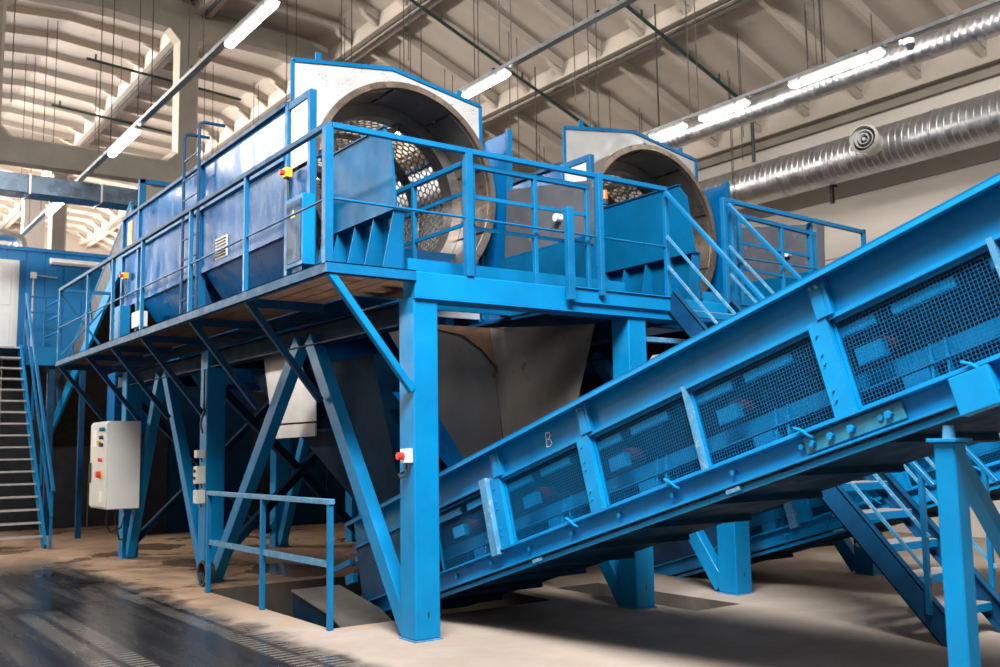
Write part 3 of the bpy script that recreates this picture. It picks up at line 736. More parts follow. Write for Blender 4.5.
# ------------------------------------------------------------------ chutes in front of the drums
def make_chute(dx, label):
    t = thing('discharge_chute', label, 'chute', (4.55+dx, 8.0, ZD), 'discharge chutes before the drums')
    for x, s in ((4.54+dx, 1), (6.96+dx, -1)):
        if s > 0:
            MB().prism([(7.93, 3.87), (8.03, 4.54), (8.16, 4.70), (9.52, 4.70), (9.52, 3.87)], 'X', x-.01, x+.01).build('side_plate', 'blue_chute', t)
            MB().box(x-.03, x+.03, 8.14, 9.52, 4.70, 4.715).build('top_lip', 'blue_dirty', t)
        else:
            MB().prism([(7.93, 3.78), (7.90, 4.48), (9.45, 4.72), (9.54, 3.87)], 'X', x-.01, x+.01).build('side_plate', 'rubber', t, label='dark grey rubber covered side plate')
            MB().tube((x-.09, 8.46, 4.17), (x-.01, 8.46, 4.17), .045, 14).build('knob', 'white', t, smooth=40)
        MB().box(x-.03 if s > 0 else x-.10, x+.10 if s > 0 else x+.03, 7.94, 9.52, 3.85, 3.87).build('bottom_ledge', 'blue_chute', t)
        MB().box(x+s*.09-.008, x+s*.09+.008, 7.96, 9.52, 3.16, 3.85).build('skirt_plate', 'blue_chute', t)
        for y in (7.97, 8.36, 8.75, 9.14, 9.5):
            MB().prism([(x-s*.16, 3.16), (x+s*.085, 3.16), (x+s*.085, 3.85), (x-s*.01, 3.85)], 'Y', y-.008, y+.008).build('gusset', 'blue_mid', t)
    MB().box(4.66+dx, 6.86+dx, 9.3, 9.34, 3.16, 3.40).build('cross_plate', 'blue_chute', t)
    return t
make_chute(0, 'open blue steel chute with gussets at the mouth of the nearest drum')
make_chute(4.0, 'open blue steel chute with gussets at the mouth of the rear drum')

# ------------------------------------------------------------------ hoppers under the deck
def make_spout(dx, lab):
    t = thing('steel_spout', lab, 'spout', (5.9+dx, 8.6, 1.5), 'spouts feeding the conveyors')
    P = lambda l: [(x+dx, y, z) for x, y, z in l]
    MB().quadplate(P([(4.9, 8.85, 2.90), (6.22, 8.85, 2.90), (6.27, 8.84, 2.60), (6.40, 8.82, 1.32), (5.98, 8.82, 1.32)]), .012).build('back_sheet', 'hopper', t)
    # gently curved right sheet
    q = MB(); n = 7; g = []
    for i in range(n):
        f = i/(n-1); bul = .10*math.sin(math.pi*f)
        for (xa, ya, za), (xb, yb, zb) in ((((6.22, 8.84, 2.93)), (6.97, 7.95, 2.92)), ((6.40, 8.80, 1.36), (6.50, 7.95, 1.50))):
            g.append((xa+(xb-xa)*f+bul*.5+dx, ya+(yb-ya)*f+bul*.5, za+(zb-za)*f))
    g2 = [(x+.012, y+.008, z) for x, y, z in g]; N_ = len(g)
    q.add(g+g2, [(2*i, 2*i+1, 2*i+3, 2*i+2) for i in range(n-1)] + [(N_+2*i, N_+2*i+2, N_+2*i+3, N_+2*i+1) for i in range(n-1)] + [(0, 2*n-2, N_+2*n-2, N_), (2*n-2, 2*n-1, N_+2*n-1, N_+2*n-2)])
    q.build('side_sheet', 'hopper', t, smooth=50)
    MB().bar((4.85+dx, 8.86, 2.90), (6.3+dx, 8.86, 2.90), .05, .05).build('collar', 'rust', t)
    MB().quadplate(P([(5.5, 8.83, 2.88), (6.22, 8.83, 2.90), (6.28, 8.81, 2.50), (6.10, 8.81, 2.68), (5.85, 8.82, 2.83)]), .01).build('corner_sheet', 'rust', t)
    MB().quadplate(P([(4.98, 8.8, 2.2), (5.35, 8.8, 2.2), (5.95, 8.8, 1.35), (5.7, 8.8, 1.35)]), .02).build('flank_sheet', 'blue_panel', t)
make_spout(0, 'dull grey steel spout dropping onto the near conveyor behind the front column')
make_spout(4.0, 'dull steel spout of the rear machine, mostly in shadow')
def lower_hopper(dx, lab):
    t = thing('lower_hopper', lab, 'hopper', (5.7+dx, 10.4, .9), 'hoppers below the deck')
    top = [(4.86+dx, 9.0), (6.86+dx, 9.0), (6.86+dx, 12.3), (4.86+dx, 12.3)]; bot = [(5.2+dx, 8.95), (6.3+dx, 8.95), (6.3+dx, 9.9), (5.2+dx, 9.9)]
    vs = [(x, y, 2.60) for x, y in top]+[(x, y, .98) for x, y in bot]; vi = [(x+.006, y+.006, z) for x, y, z in vs]
    MB().add(vs+vi, [(i, (i+1) % 4, 4+(i+1) % 4, 4+i) for i in range(4)] + [(8+i, 12+i, 12+(i+1) % 4, 8+(i+1) % 4) for i in range(4)]).build('hopper_shell', 'blue_shaded', t)
    pts = [at(x, y, X=4.80) for x, y in ((262, 345), (290, 340), (316, 400), (316, 421), (272, 424))]
    MB().prism([(p.y, p.z) for p in pts], 'X', 4.80+dx, 4.81+dx).build('side_sheet', 'galv_dull', t)
    pts = [at(x, y, X=4.80) for x, y in ((316, 423), (316, 436), (270, 439), (272, 426))]
    MB().prism([(p.y, p.z) for p in pts], 'X', 4.79+dx, 4.81+dx).build('side_flap', 'galv_dull', t)
    return t
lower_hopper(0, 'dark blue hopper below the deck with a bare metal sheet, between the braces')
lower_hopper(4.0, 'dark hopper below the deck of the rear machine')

# ================================================================== BELT CONVEYORS
TH = math.atan(.29); CT, ST_ = math.cos(TH), math.sin(TH)
def make_conveyor(X0, label):
    W = 1.28; HN = 1.02; S0, S1 = -6.2, 5.3
    t = thing('belt_conveyor', label, 'conveyor', (X0, 4.5, 1.325), 'inclined belt conveyors')
    def P(x, s, n): return Vector((X0+x, 4.5+s*CT+n*ST_, 1.325-s*ST_+n*CT))
    nv = Vector((0, ST_, CT))
    def B(mb, x0, x1, s0, s1, n0, n1):
        return mb.add([P(x, s, n) for n in (n0, n1) for s in (s0, s1) for x in (x0, x1)],
                      [(0, 2, 3, 1), (4, 5, 7, 6), (0, 1, 5, 4), (2, 6, 7, 3), (0, 4, 6, 2), (1, 3, 7, 5)])
    B(MB(), 0, .008, S0, S1, .765, HN).build('upper_side_plate', 'blue_bright', t)
    m = MB(); B(m, -.12, .01, S0, S1, HN-.008, HN+.006); B(m, -.12, -.112, S0, S1, HN-.035, HN+.006); m.build('top_flange', 'blue_bright', t)
    B(MB(), W-.008, W, S0, S1, .02, HN).build('far_side_plate', 'blue_dirty', t); B(MB(), .30, .31, S0, S1, .33, .84).build('shade_sheet', 'black', t)  # black sheet added inside to darken the cavity behind the mesh
    B(MB(), W-.01, W+.07, S0, S1, HN-.008, HN+.006).build('top_flange', 'blue_bright', t)
    m = MB(); B(m, 0, .01, S0, S1, 0, .165); B(m, -.06, .01, S0, S1, .15, .165); B(m, -.05, .01, S0, S1, 0, .012); m.build('bottom_channel', 'blue_bright', t)
    B(MB(), -.035, -.005, S0, S1, .74, .765).build('guard_rail', 'blue_bright', t)
    B(MB(), -.02, .0, S0, S1, -.055, -.022).build('lower_angle', 'blue_bright', t)
    # underside pans
    s = S0
    while s < S1-.01:
        B(MB(), .005, W-.005, s+.01, min(s+.70, S1), -.005, .012).build('belly_pan', 'blue_shaded', t)
        B(MB(), .0, W, s-.02, s+.02, -.05, 0.0).build('cross_rib', 'blue_shaded', t); s += .72
    # belt
    B(MB(), .10, W-.10, S0, S1, .86, .88).build('carrying_belt', 'black', t); B(MB(), .14, W-.14, S0, S1, .30, .315).build('return_belt', 'black', t)
    # inner longitudinal angle seen through the mesh, idler brackets, gussets
    m = MB(); B(m, .16, .17, S0, S1, .29, .41); B(m, .10, .17, S0, S1, .29, .302); m.build('inner_angle', 'blue_bright', t)
    s = -5.4; k = 0
    while s < 5:
        B(MB(), .022, .05, s+.08, s+.48, .62, .68).build('bracket_tab', 'blue_bright', t); B(MB(), .022, .05, s+.60, s+1.02, .62, .68).build('bracket_tab', 'blue_bright', t)
        B(MB(), .04, .10, s+.62, s+.80, .43, .53).build('bearing_block', 'blue_bright', t)
        MB().tube(P(.13, s+.70, .52), P(W-.12, s+.70, .52), .065, 14).build('idler_roller', 'redroller', t, smooth=40)
        q = MB(); q.add([P(.07, s+.30, .17), P(.16, s+.30, .17), P(.16, s+.30, .42), P(.07, s+.315, .17), P(.16, s+.315, .17), P(.16, s+.315, .42)], [(0, 1, 2), (5, 4, 3), (0, 3, 4, 1), (1, 4, 5, 2), (2, 5, 3, 0)])
        q.build('gusset', 'blue_bright', t)
        q = MB(); q.add([P(.07, s+.40, .17), P(.16, s+.40, .17), P(.16, s+.40, .42), P(.07, s+.415, .17), P(.16, s+.415, .17), P(.16, s+.415, .42)], [(0, 1, 2), (5, 4, 3), (0, 3, 4, 1), (1, 4, 5, 2), (2, 5, 3, 0)])
        q.build('gusset', 'blue_bright', t)
        B(MB(), .10, .15, s+.43, s+.60, .17, .28).build('bracket_leg', 'blue_bright', t)
        s += 1.15
    # wide posts and thin dividers of the guard
    wide = [2.55, 1.31, -1.01, -3.33, -5.65]; thin = [.165, -2.15, -4.5]
    for s in wide:
        q = B(MB(), -.045, .0, s-.075, s+.065, .15, .765).build('guard_post', 'blue_bright', t)
        for n_ in (.27, .33, .50, .56, .68):
            MB().tube(P(-.056, s+.02, n_), P(-.044, s+.02, n_), .009, 8).build('rivet', 'blue_bright', q)
        B(MB(), -.05, .0, s-.135, s-.105, .765, HN-.01).build('plate_rib', 'blue_bright', t)
        q = B(MB(), -.055, -.0, s-.105, s-.02, .765, HN-.01).build('plate_rib', 'blue_bright', t)
        for ds in (-.085, -.045):
            MB().tube(P(-.075, s+ds, HN-.06), P(-.054, s+ds, HN-.06), .012, 8).build('bolt', 'blue_worn', q)
    for s in thin: B(MB(), -.04, .0, s-.018, s+.018, .15, .765).build('guard_divider', 'blue_worn', t)
    # wire mesh guards
    edges = sorted(wide+thin); pit = .0235; wr = .0014
    first = {}
    for a, b in list(zip(edges[:-1], edges[1:])) + [(2.62, 3.75)]:
        L = b-a-.10; deep = .02 if a < 2.5 else .06
        t0 = a+(.066 if a in wide or a > 2.5 else .019); t1 = b-(.077 if b in wide else .019)
        g = MB(); B(g, deep-.02, deep, t0-.0, t0+.02, .165, .74); B(g, deep-.02, deep, t1-.02, t1, .165, .74); B(g, deep-.02, deep, t0, t1, .165, .187); B(g, deep-.02, deep, t0, t1, .718, .74)
        gp = g.build('guard_panel', 'blue_bright', t)
        key = round(L, 3); q = MB(); s = t0+.02
        while s < t1: B(q, deep-.012, deep-.012+2*wr, s-wr, s+wr, .175, .73); s += pit
        n_ = .18
        while n_ < .73: B(q, deep-.012-wr, deep-.012+wr, t0, t1, n_-wr, n_+wr); n_ += pit
        q.build('wire_mesh', 'wire', gp, kind='stuff')
        if a < 2.5:
            hp = P(-.06, a+.25, .185)
            MB().path([P(-.03, a+.36, .20), P(-.065, a+.35, .20), P(-.075, a+.30, .17), P(-.07, a+.27, .13), P(-.04, a+.26, .11)], .009, 6).build('latch_handle', 'blue_bright', gp, smooth=50)
    # tail guard: stepped plate
    B(MB(), -.09, .0, 2.62, 2.72, .12, .79).build('step_plate', 'blue_worn', t, bevel=.003)
    # bolts along the bottom channel
    for k in range(16):
        s = -4.7+.58*k
        MB().tube(P(-.032, s, .085), P(.0, s, .085), .019, 6).build('hex_bolt', 'blue_bright', t)
    for s0_ in (2.1, -.1, -4.6):
        B(MB(), -.045, -.015, s0_, s0_+.12, -.04, -.015).build('pan_clip', 'blue_worn', t)
    B(MB(), -.012, .0, 3.78, S1, .14, .77).build('tail_cover_plate', 'blue_dirty', t)
    # splice plate
    q = B(MB(), -.02, .002, -1.37, -.66, .03, .135).build('splice_plate', 'teal', t, bevel=.004)
    for s in (-1.28, -1.02, -.87, -.73):
        MB().tube(P(-.05, s, .083), P(-.018, s, .083), .024, 6).build('hex_bolt', 'blue_bright', q)
    # bearing housing where the leg takes the frame
    B(MB(), -.08, .0, -1.93, -1.70, -.07, .14).build('saddle_block', 'blue_bright', t, bevel=.005)
    # tail end cap and drum
    B(MB(), 0, W, S1-.01, S1, .02, .8).build('tail_plate', 'blue_dirty', t)
    MB().tube(P(.05, S1-.3, .55), P(W-.05, S1-.3, .55), .22, 20).build('tail_pulley', 'dark', t, smooth=40)
    return t, P
cv, CP = make_conveyor(5.10, 'big inclined blue belt conveyor in the foreground with wire mesh guards')
cv2 = dup(cv, cv.location+Vector((4.0, 0, 0)), 'second inclined blue conveyor glimpsed under the foreground one, behind the stair')
# chalk letter B on the plate
def chalk(pts): return [at(x, y, X=5.096) for x, y in pts]
t = thing('chalk_letter', 'pale chalk letter B written on the conveyor side plate', 'letter', at(547, 450, X=5.096))
MB().path(chalk([(545.5, 433), (547, 447)]), .005, 5).build('stroke', 'chalk', t)
MB().path(chalk([(545.5, 433), (549, 432.5), (550.5, 435), (549, 438), (546.5, 439.5), (550.5, 439.5), (552, 443), (550, 446.5), (547, 447)]), .005, 5).build('stroke', 'chalk', t)
# front support leg of the foreground conveyor
sl = thing('conveyor_leg', 'blue box column carrying the upper end of the foreground conveyor', 'support', (5.15, 2.94, 0))
MB().box(5.06, 5.18, 2.915, 3.035, .012, 1.60).build('post', 'blue', sl, bevel=.008); MB().box(5.035, 5.205, 2.89, 3.06, 1.60, 1.62).build('cap_plate', 'blue', sl, bevel=.003)
MB().tube((5.12, 2.975, 1.62), (5.12, 2.975, 1.69), .035, 14, .028).build('jack_screw', 'blue_worn', sl, smooth=40)
MB().box(4.96, 5.26, 2.80, 3.12, 0, .014).build('base_plate', 'blue_worn', sl)
MB().bar((5.17, 2.975, 1.52), (6.2, 2.975, .35), .08, .09, (0, 1, 0)).build('brace', 'blue', sl, bevel=.005)
MB().box(6.18, 6.36, 2.86, 3.06, 0, 1.56).build('post', 'blue', sl, bevel=.008)

# ================================================================== LEFT SIDE: STAIR, CABIN, CABINET
ls = thing('steel_stair', 'left-hand steel stair with thin grey treads leading up to the blue cabin', 'stair', (3.3, 19.2, 0))
for x in (3.84, 2.56):
    MB().bar((x, 19.22, .0), (x, 22.24, 3.83), .05, .22, (0, -1, .8)).build('stringer', 'blue', ls, bevel=.004)
for k in range(1, 18):
    z = .2265*k; y = 19.17+3.05*z/3.86
    MB().box(2.59, 3.81, y-.10, y+.13, z-.03, z).build('tread', 'tread', ls)
lh = thing('stair_handrail', 'bright blue handrail up the right side of the left stair', 'handrail', (3.88, 19, 0))
MB().bar((3.90, 18.95, 1.0), (3.90, 22.1, 4.95), .05, .06, (0, -1, .8)).build('top_rail', 'blue_rail', lh, bevel=.004)
MB().bar((3.90, 19.05, .55), (3.90, 22.1, 4.42), .04, .04, (0, -1, .8)).build('mid_rail', 'blue_rail', lh)
for y in (19.1, 20.1, 21.1, 22.1):
    z = 3.86*(y-19.17)/3.05; MB().box(3.885, 3.925, y-.02, y+.02, max(z-.1, .0), z+1.14).build('post', 'blue_rail', lh)
# landing in front of the cabin
la = thing('stair_landing', 'small blue landing at the cabin door with its railing', 'landing', (4, 23, 3.6))
MB().box(2.3, 4.62, 22.25, 23.95, 3.78, 3.86).build('deck_plate', 'blue_dirty', la); MB().box(3.95, 4.64, 22.20, 22.26, 3.50, 3.88).build('fascia', 'blue', la)
for x in (4.0, 4.3, 4.6): MB().box(x-.02, x+.02, 22.28, 22.32, 3.86, 4.95).build('post', 'blue_rail', la)
for z in (4.93, 4.6, 4.25): MB().bar((4.0, 22.3, z), (4.62, 22.3, z), .035, .035).build('rail', 'blue_rail', la)
for z in (4.93, 4.6, 4.25): MB().bar((4.6, 22.3, z), (4.6, 23.9, z), .035, .035).build('rail', 'blue_rail', la)
for x in (2.4, 4.5): MB().box(x-.06, x+.06, 22.4, 22.52, 0, 3.78).build('leg', 'blue_dirty', la)
cb = thing('office_cabin', 'blue sheet metal cabin raised at the far left behind the stair', 'cabin', (4, 24, 3.8))
MB().box(1.0, 8.6, 24.06, 27.6, 3.8, 6.22).build('cabin_core', 'cabin', cb); MB().box(.95, 8.65, 23.98, 27.65, 6.22, 6.30).build('roof_edge', 'cabin', cb)
for k in range(19):
    x = 1.0+.40*k
    if x+.4 < 3.25 or x >= 3.99: MB().box(x+.012, x+.388, 24.03, 24.06, 3.82, 6.22).build('wall_panel', 'cabin', cb)
    elif x+.4 > 3.25: MB().box(x+.012, x+.388, 24.03, 24.06, 5.98, 6.22).build('wall_panel', 'cabin', cb)
dr1 = struct(MB().box(3.22, 4.06, 23.97, 24.03, 3.86, 5.98).build('door_1', 'white'))
MB().box(3.30, 3.98, 23.94, 23.97, 3.88, 5.90).build('door_leaf', 'white', dr1)
for x0, x1, z0, z1 in ((3.38, 3.60, 4.95, 5.80), (3.68, 3.90, 4.95, 5.80), (3.38, 3.60, 4.0, 4.8), (3.68, 3.90, 4.0, 4.8)):
    MB().box(x0, x1, 23.93, 23.945, z0, z1).build('door_panel', 'white', dr1, bevel=.006)
for k, (x0, x1, z0, z1) in enumerate(((1, 8.6, 0, 3.8),)):
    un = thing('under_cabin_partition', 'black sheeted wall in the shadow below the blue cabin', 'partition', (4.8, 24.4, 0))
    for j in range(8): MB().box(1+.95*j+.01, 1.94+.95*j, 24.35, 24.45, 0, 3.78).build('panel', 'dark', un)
co = thing('electrical_conduit', 'thin vertical conduit with a white junction box on the blue cabin', 'conduit', (4.35, 24, 4))
MB().tube((4.36, 24.01, 4.1), (4.36, 24.01, 5.62), .018, 8).build('pipe', 'grey', co); MB().box(4.30, 4.42, 23.96, 24.03, 5.60, 5.74).build('junction_box', 'white', co, bevel=.006)
MB().tube((4.42, 24.01, 5.68), (4.86, 24.01, 5.66), .012, 8).build('pipe', 'grey', co); MB().box(4.32, 4.40, 23.97, 24.03, 4.02, 4.12).build('switch_box', 'white', co, bevel=.004)
a = at(50, 261, Y=23.95); b = at(106, 264, Y=23.95)
lf = thing('unlit_lamp', 'white unlit tube lamp fixed along the blue cabin wall', 'lamp', a)
MB().box(a.x, b.x, 23.92, 24.03, a.z-.07, a.z+.07).build('lamp_body', 'white', lf, bevel=.012)
MB().tube((a.x+.04, 23.91, a.z-.02), (b.x-.04, 23.91, a.z-.02), .025, 10).build('tube', 'white', lf, smooth=50)
# silver ducts at the far left
t = thing('rectangular_duct', 'flat silver duct running under the concrete truss', 'duct', (3, 19.5, 6.4))
for k in range(7): MB().box(-1.6+1.25*k, -.37+1.25*k, 19.35, 19.85, 6.40, 6.74).build('duct_section', 'duct_blue', t, bevel=.008)
for k in range(8): MB().box(-1.62+1.25*k, -1.585+1.25*k, 19.33, 19.87, 6.38, 6.76).build('flange', 'duct', t)
t = thing('flue_pipe', 'pale silver pipe with an elbow above the cabin door', 'pipe', (3.5, 23, 6.3))
MB().path([(1.5, 24.4, 6.62), (3.75, 24.4, 6.62), (4.0, 24.4, 6.6), (4.13, 24.4, 6.5), (4.15, 24.4, 6.32)], .14, 14).build('elbow_pipe', 'duct', t, smooth=50)
for x in (2.4, 3.7): MB().tube((x, 24.4, 6.62), (x+.05, 24.4, 6.62), .15, 14).build('band', 'duct', t)
# feed conveyor behind the housing
fc = thing('feed_conveyor', 'steep blue feed conveyor rising to the back of the trommel', 'conveyor', (5.4, 20, 2))
def FP(x, y, n): return (x, y+.46*n, 5.55-.53*(y-17.4)+.88*n)
for x in (4.70, 6.30):
    MB().add([FP(xx, y, n) for n in (-.28, .0) for y in (17.3, 25.5) for xx in (x, x+.05)], [(0, 2, 3, 1), (4, 5, 7, 6), (0, 1, 5, 4), (2, 6, 7, 3), (0, 4, 6, 2), (1, 3, 7, 5)]).build('side_beam', 'blue', fc)
    for k in range(6):
        y = 17.35+1.35*k
        MB().add([FP(xx, yy, n) for n in (.02, .45) for yy in (y, y+1.27) for xx in (x+.01, x+.03)], [(0, 2, 3, 1), (4, 5, 7, 6), (0, 1, 5, 4), (2, 6, 7, 3), (0, 4, 6, 2), (1, 3, 7, 5)]).build('guard_panel', 'dark', fc)
        MB().bar(FP(x+.02, y, 0), FP(x+.02, y, .47), .04, .05, (0, 1, 0)).build('guard_post', 'blue_rail', fc)
    MB().bar(FP(x+.02, 17.3, .47), FP(x+.02, 25.4, .47), .04, .04).build('guard_rail', 'blue_rail', fc)
MB().add([FP(xx, y, n) for n in (-.03, .0) for y in (17.3, 25.4) for xx in (4.76, 6.28)], [(0, 2, 3, 1), (4, 5, 7, 6), (0, 1, 5, 4), (2, 6, 7, 3), (0, 4, 6, 2), (1, 3, 7, 5)]).build('belt', 'black', fc)
for x in (4.75, 6.22): MB().box(x, x+.1, 21.0, 21.1, 0, 3.4).build('leg', 'blue_dirty', fc)
fb = at(92, 405, Y=17.9)
# blue box hung below the far end of the walkway
t = thing('junction_cabinet', 'blue sheet metal box hanging under the far end of the walkway', 'cabinet', (4.6, 18., 1.9))
MB().box(4.62, 5.25, 17.9, 18.4, 2.0, 3.05).build('body', 'blue_panel', t, bevel=.006); MB().box(4.66, 5.2, 17.88, 17.9, 2.45, 2.5).build('rib', 'blue_rail', t)
# control cabinet
cc = thing('control_cabinet', 'tall light grey control cabinet with coloured buttons beside the third column', 'cabinet', (4.1, 15.9, .8))
MB().box(3.90, 4.37, 15.38, 16.36, .82, 2.12).build('body', 'grey', cc, bevel=.01)
dd = MB().box(3.875, 3.90, 15.41, 16.33, .85, 2.09).build('door', 'grey', cc, bevel=.006)
def knob(y, z, r, mt, nm, d=.05): MB().tube((3.875, y, z), (3.875-d, y, z), r, 12).build(nm, mt, dd, smooth=40)
MB().box(3.868, 3.876, 15.70, 15.82, 1.97, 2.03).build('yellow_label', 'yellow', dd); MB().box(3.868, 3.876, 15.95, 16.15, 1.75, 2.0).build('meter_plate', 'white', dd)
knob(15.62, 2.0, .03, 'blue_rail', 'button'); knob(15.52, 2.0, .03, 'blue_rail', 'button'); knob(15.62, 1.88, .03, 'black', 'selector'); knob(15.62, 1.77, .03, 'black', 'selector'); knob(15.75, 1.80, .03, 'yellow', 'button')
knob(15.66, 1.55, .03, 'red', 'button'); MB().box(3.862, 3.876, 15.6, 15.74, 1.27, 1.39).build('yellow_plate', 'yellow', dd); knob(15.67, 1.33, .05, 'red', 'main_switch', .07)
MB().box(3.86, 3.876, 15.6, 15.72, .92, 1.08).build('socket_box', 'white', dd); MB().box(3.85, 3.876, 16.24, 16.28, 1.2, 1.5).build('handle', 'black', dd)
MB().path([(4.0, 15.7, .83), (3.98, 15.7, .6), (4.1, 15.9, .45), (4.3, 16.1, .5), (4.42, 16.36, .7)], .015, 6).build('cable', 'black', cc, smooth=60)
MB().path([(4.1, 15.6, .83), (4.08, 15.6, .66), (4.2, 15.8, .35), (4.38, 16.2, .3)], .012, 6).build('cable', 'black', cc, smooth=60)

# ------------------------------------------------------------------ guard around the pit
pr = thing('guard_railing', 'low worn blue railing beside the floor pit', 'railing', (4.1, 10, 0))
for y in (8.42, 10.0, 11.62): MB().box(4.08, 4.13, y-.025, y+.025, 0, 1.13).build('post', 'blue_rail', pr, bevel=.004)
MB().bar((4.105, 8.38, 1.15), (4.105, 11.65, 1.15), .06, .05).build('top_rail', 'blue_worn', pr, bevel=.004)
MB().bar((4.105, 8.42, .585), (4.105, 11.65, .585), .02, .06).build('mid_rail', 'blue_worn', pr)
# tail cover box standing in the pit
t = thing('tail_cover', 'dark blue box with dusty top sunk in the floor pit', 'box', (4.7, 9.2, -1.05))
MB().prism([(8.62, -1.05), (9.9, -1.05), (9.9, .16), (9.0, .02), (8.62, -.12)], 'X', 4.40, 4.93).build('body', 'blue_shaded', t, bevel=.01)
MB().prism([(8.60, -.115), (9.0, .03), (9.9, .17), (9.9, .185), (9.0, .045), (8.60, -.10)], 'X', 4.38, 4.94).build('top_sheet', 'hopper', t)
# emergency stop on the front column
e = Vector((4.30, 7.42, 1.56)); t = thing('emergency_stop', 'white emergency stop box with red button on the front column', 'switch', e)
MB().box(4.325, 4.398, 7.42, 7.52, 1.50, 1.62).build('box', 'white', t, bevel=.005); MB().tube((4.325, 7.47, 1.56), (4.27, 7.47, 1.56), .032, 14).build('red_button', 'red', t, smooth=40)
MB().path([(4.36, 7.47, 1.5), (4.36, 7.47, 1.44), (4.345, 7.47, 1.39), (4.30, 7.47, 1.37), (4.30, 7.5, 1.40), (4.38, 7.55, 1.42)], .010, 6).build('cable', 'black', t, smooth=60)
# small boxes on the second column
for px, py, w_, h_, lab in ((203, 454, .10, .10, 'small pale box highest on the second column'), (200, 475, .14, .22, 'grey switch box with two buttons on the second column'), (203, 497, .13, .17, 'pale blank box lowest on the second column')):
    p = at(px, py, X=4.34); t = thing('switch_box', lab, 'switch box', (4.34, 12.6, p.z-h_/2), 'boxes on the second column')
    MB().box(4.28, 4.398, 12.66-w_/2, 12.66+w_/2, p.z-h_/2, p.z+h_/2).build('box', 'grey', t, bevel=.006)
    if h_ == .22:
        for dz in (.05, -.04): MB().tube((4.28, 12.66, p.z+dz), (4.26, 12.66, p.z+dz), .02, 10).build('button', 'black', t)
    MB().path([(4.36, 12.66, p.z-h_/2), (4.37, 12.66, p.z-h_/2-.05)], .010, 6).build('cable', 'black', t)
t = thing('cable', 'black cable running up the second column to the deck', 'cable', (4.37, 12.7, 1.6))
MB().path([(4.37, 12.66, 1.87), (4.34, 12.66, 2.0), (4.38, 12.66, 2.15), (4.38, 12.66, 2.7)], .012, 6).build('cable_run', 'black', t, smooth=60)
# coil of hose on the floor
m = MB()
for k in range(4):
    r = .14-.008*k; m.path([(4.24+.035*k, 12.2+r*math.cos(a*math.pi/10), .16+r*math.sin(a*math.pi/10)) for a in range(21)], .018, 6)
single(m.build('hose_coil', 'black', smooth=60), 'coil of black hose leaning at the foot of the second column', 'hose')

# ------------------------------------------------------------------ boxes on the housing
def wall_box(nm, lab, x, y, z, dy, dz, dxx, mat, cat):
    t = thing(nm, lab, cat, (x, y, z)); MB().box(x-dxx, x, y, y+dy, z, z+dz).build('body', mat, t, bevel=.006); return t
t = wall_box('electric_cabinet', 'narrow blue electric cabinet with yellow warning triangle by the front drum', 4.41, 9.42, 3.55, .44, .76, .14, 'blue', 'cabinet')
MB().box(4.262, 4.272, 9.46, 9.82, 3.60, 4.26).build('door', 'blue_dirty', t); MB().prism([(9.60, 4.08), (9.70, 4.08), (9.65, 4.17)], 'X', 4.258, 4.263).build('warning_triangle', 'yellow', t)
MB().box(4.30, 4.36, 9.5, 9.75, 3.17, 3.55).build('foot', 'blue', t)
t = wall_box('electric_cabinet', 'blue electric cabinet at the far end of the housing', 4.40, 16.25, 3.19, .5, .8, .16, 'blue', 'cabinet')
MB().box(4.232, 4.24, 16.3, 16.7, 3.3, 3.9).build('door', 'blue_rail', t)
for y, z, lab in ((9.98, 4.62, 'yellow emergency stop with red knob near the front drum'), (16.4, 4.45, 'yellow emergency stop at the far end of the housing')):
    t = wall_box('emergency_stop', lab, 4.40, y, z, .12, .11, .08, 'yellow', 'switch'); MB().tube((4.32, y+.06, z+.055), (4.27, y+.06, z+.055), .03, 12).build('red_knob', 'red', t)
    MB().path([(4.37, y+.06, z), (4.36, y+.02, z-.2), (4.37, y-.04, z-.34)], .012, 6).build('cable', 'black', t)
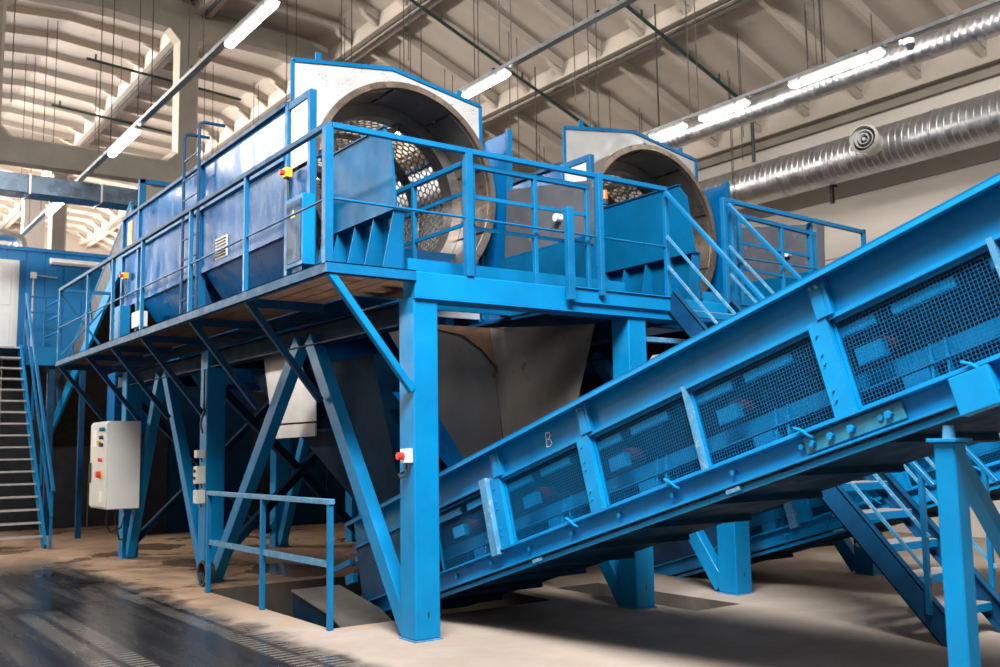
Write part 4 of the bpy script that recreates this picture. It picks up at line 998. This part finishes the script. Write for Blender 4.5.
t = wall_box('vent_grille', 'small pale louvred grille on the lower housing panel', 4.445, 12.05, 4.10, .42, .28, .02, 'grey', 'grille')
for k in range(6): MB().box(4.412, 4.426, 12.08, 12.44, 4.125+.042*k, 4.14+.042*k).build('slat', 'dark', t)
wall_box('terminal_box', 'pale grey terminal box low on the housing behind the railing', 4.40, 15.3, 3.55, .36, .24, .14, 'grey', 'box')
t = wall_box('warning_sign', 'upright yellow sign on the far end of the housing', 4.446, 16.42, 5.02, .26, .42, .008, 'yellow', 'sign')
MB().box(4.434, 4.438, 16.46, 16.64, 5.1, 5.38).build('sign_face', 'orange', t)
for dx, lab in ((0, 'orange beacon lamp beside the nearest drum mouth'), (4.0, 'orange beacon lamp beside the rear drum mouth')):
    c0 = Vector((4.56+dx, 9.50, 4.78)); t = thing('beacon_lamp', lab, 'beacon', c0)
    MB().box(c0.x-.06, c0.x+.02, 9.46, 9.60, 4.765, 4.78).build('bracket', 'blue', t); MB().tube(c0, c0+Vector((0, 0, .05)), .05, 14).build('beacon_base', 'black', t); MB().tube(c0+Vector((0, 0, .05)), c0+Vector((0, 0, .17)), .045, 14, .038).build('lens', 'orange', t, smooth=40)

# ------------------------------------------------------------------ dark backdrops added behind and beyond the machines to hide the lit wall
t = thing('dark_backdrop', 'dark sheeted backdrop added behind the platform for its shade', 'partition', (9, 21, 0))
for k in range(8): MB().box(5.6+.9*k+.01, 6.49+.9*k, 20.9, 21.0, 0, 3.0).build('panel', 'blue_shaded' if k % 3 else 'dark', t)
for k in range(5): MB().box(5.6+1.75*k, 5.7+1.75*k, 20.78, 20.9, 0, 3.05).build('post', 'blue_dirty', t)
t = thing('dark_backdrop', 'dark sheeted side backdrop added beyond the rear machine for its shade', 'partition', (12.8, 14, 0))
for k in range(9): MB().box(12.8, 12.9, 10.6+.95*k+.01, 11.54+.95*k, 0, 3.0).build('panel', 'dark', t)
for k in range(6): MB().box(12.68, 12.8, 10.6+1.65*k, 10.7+1.65*k, 0, 3.05).build('post', 'blue_dirty', t)
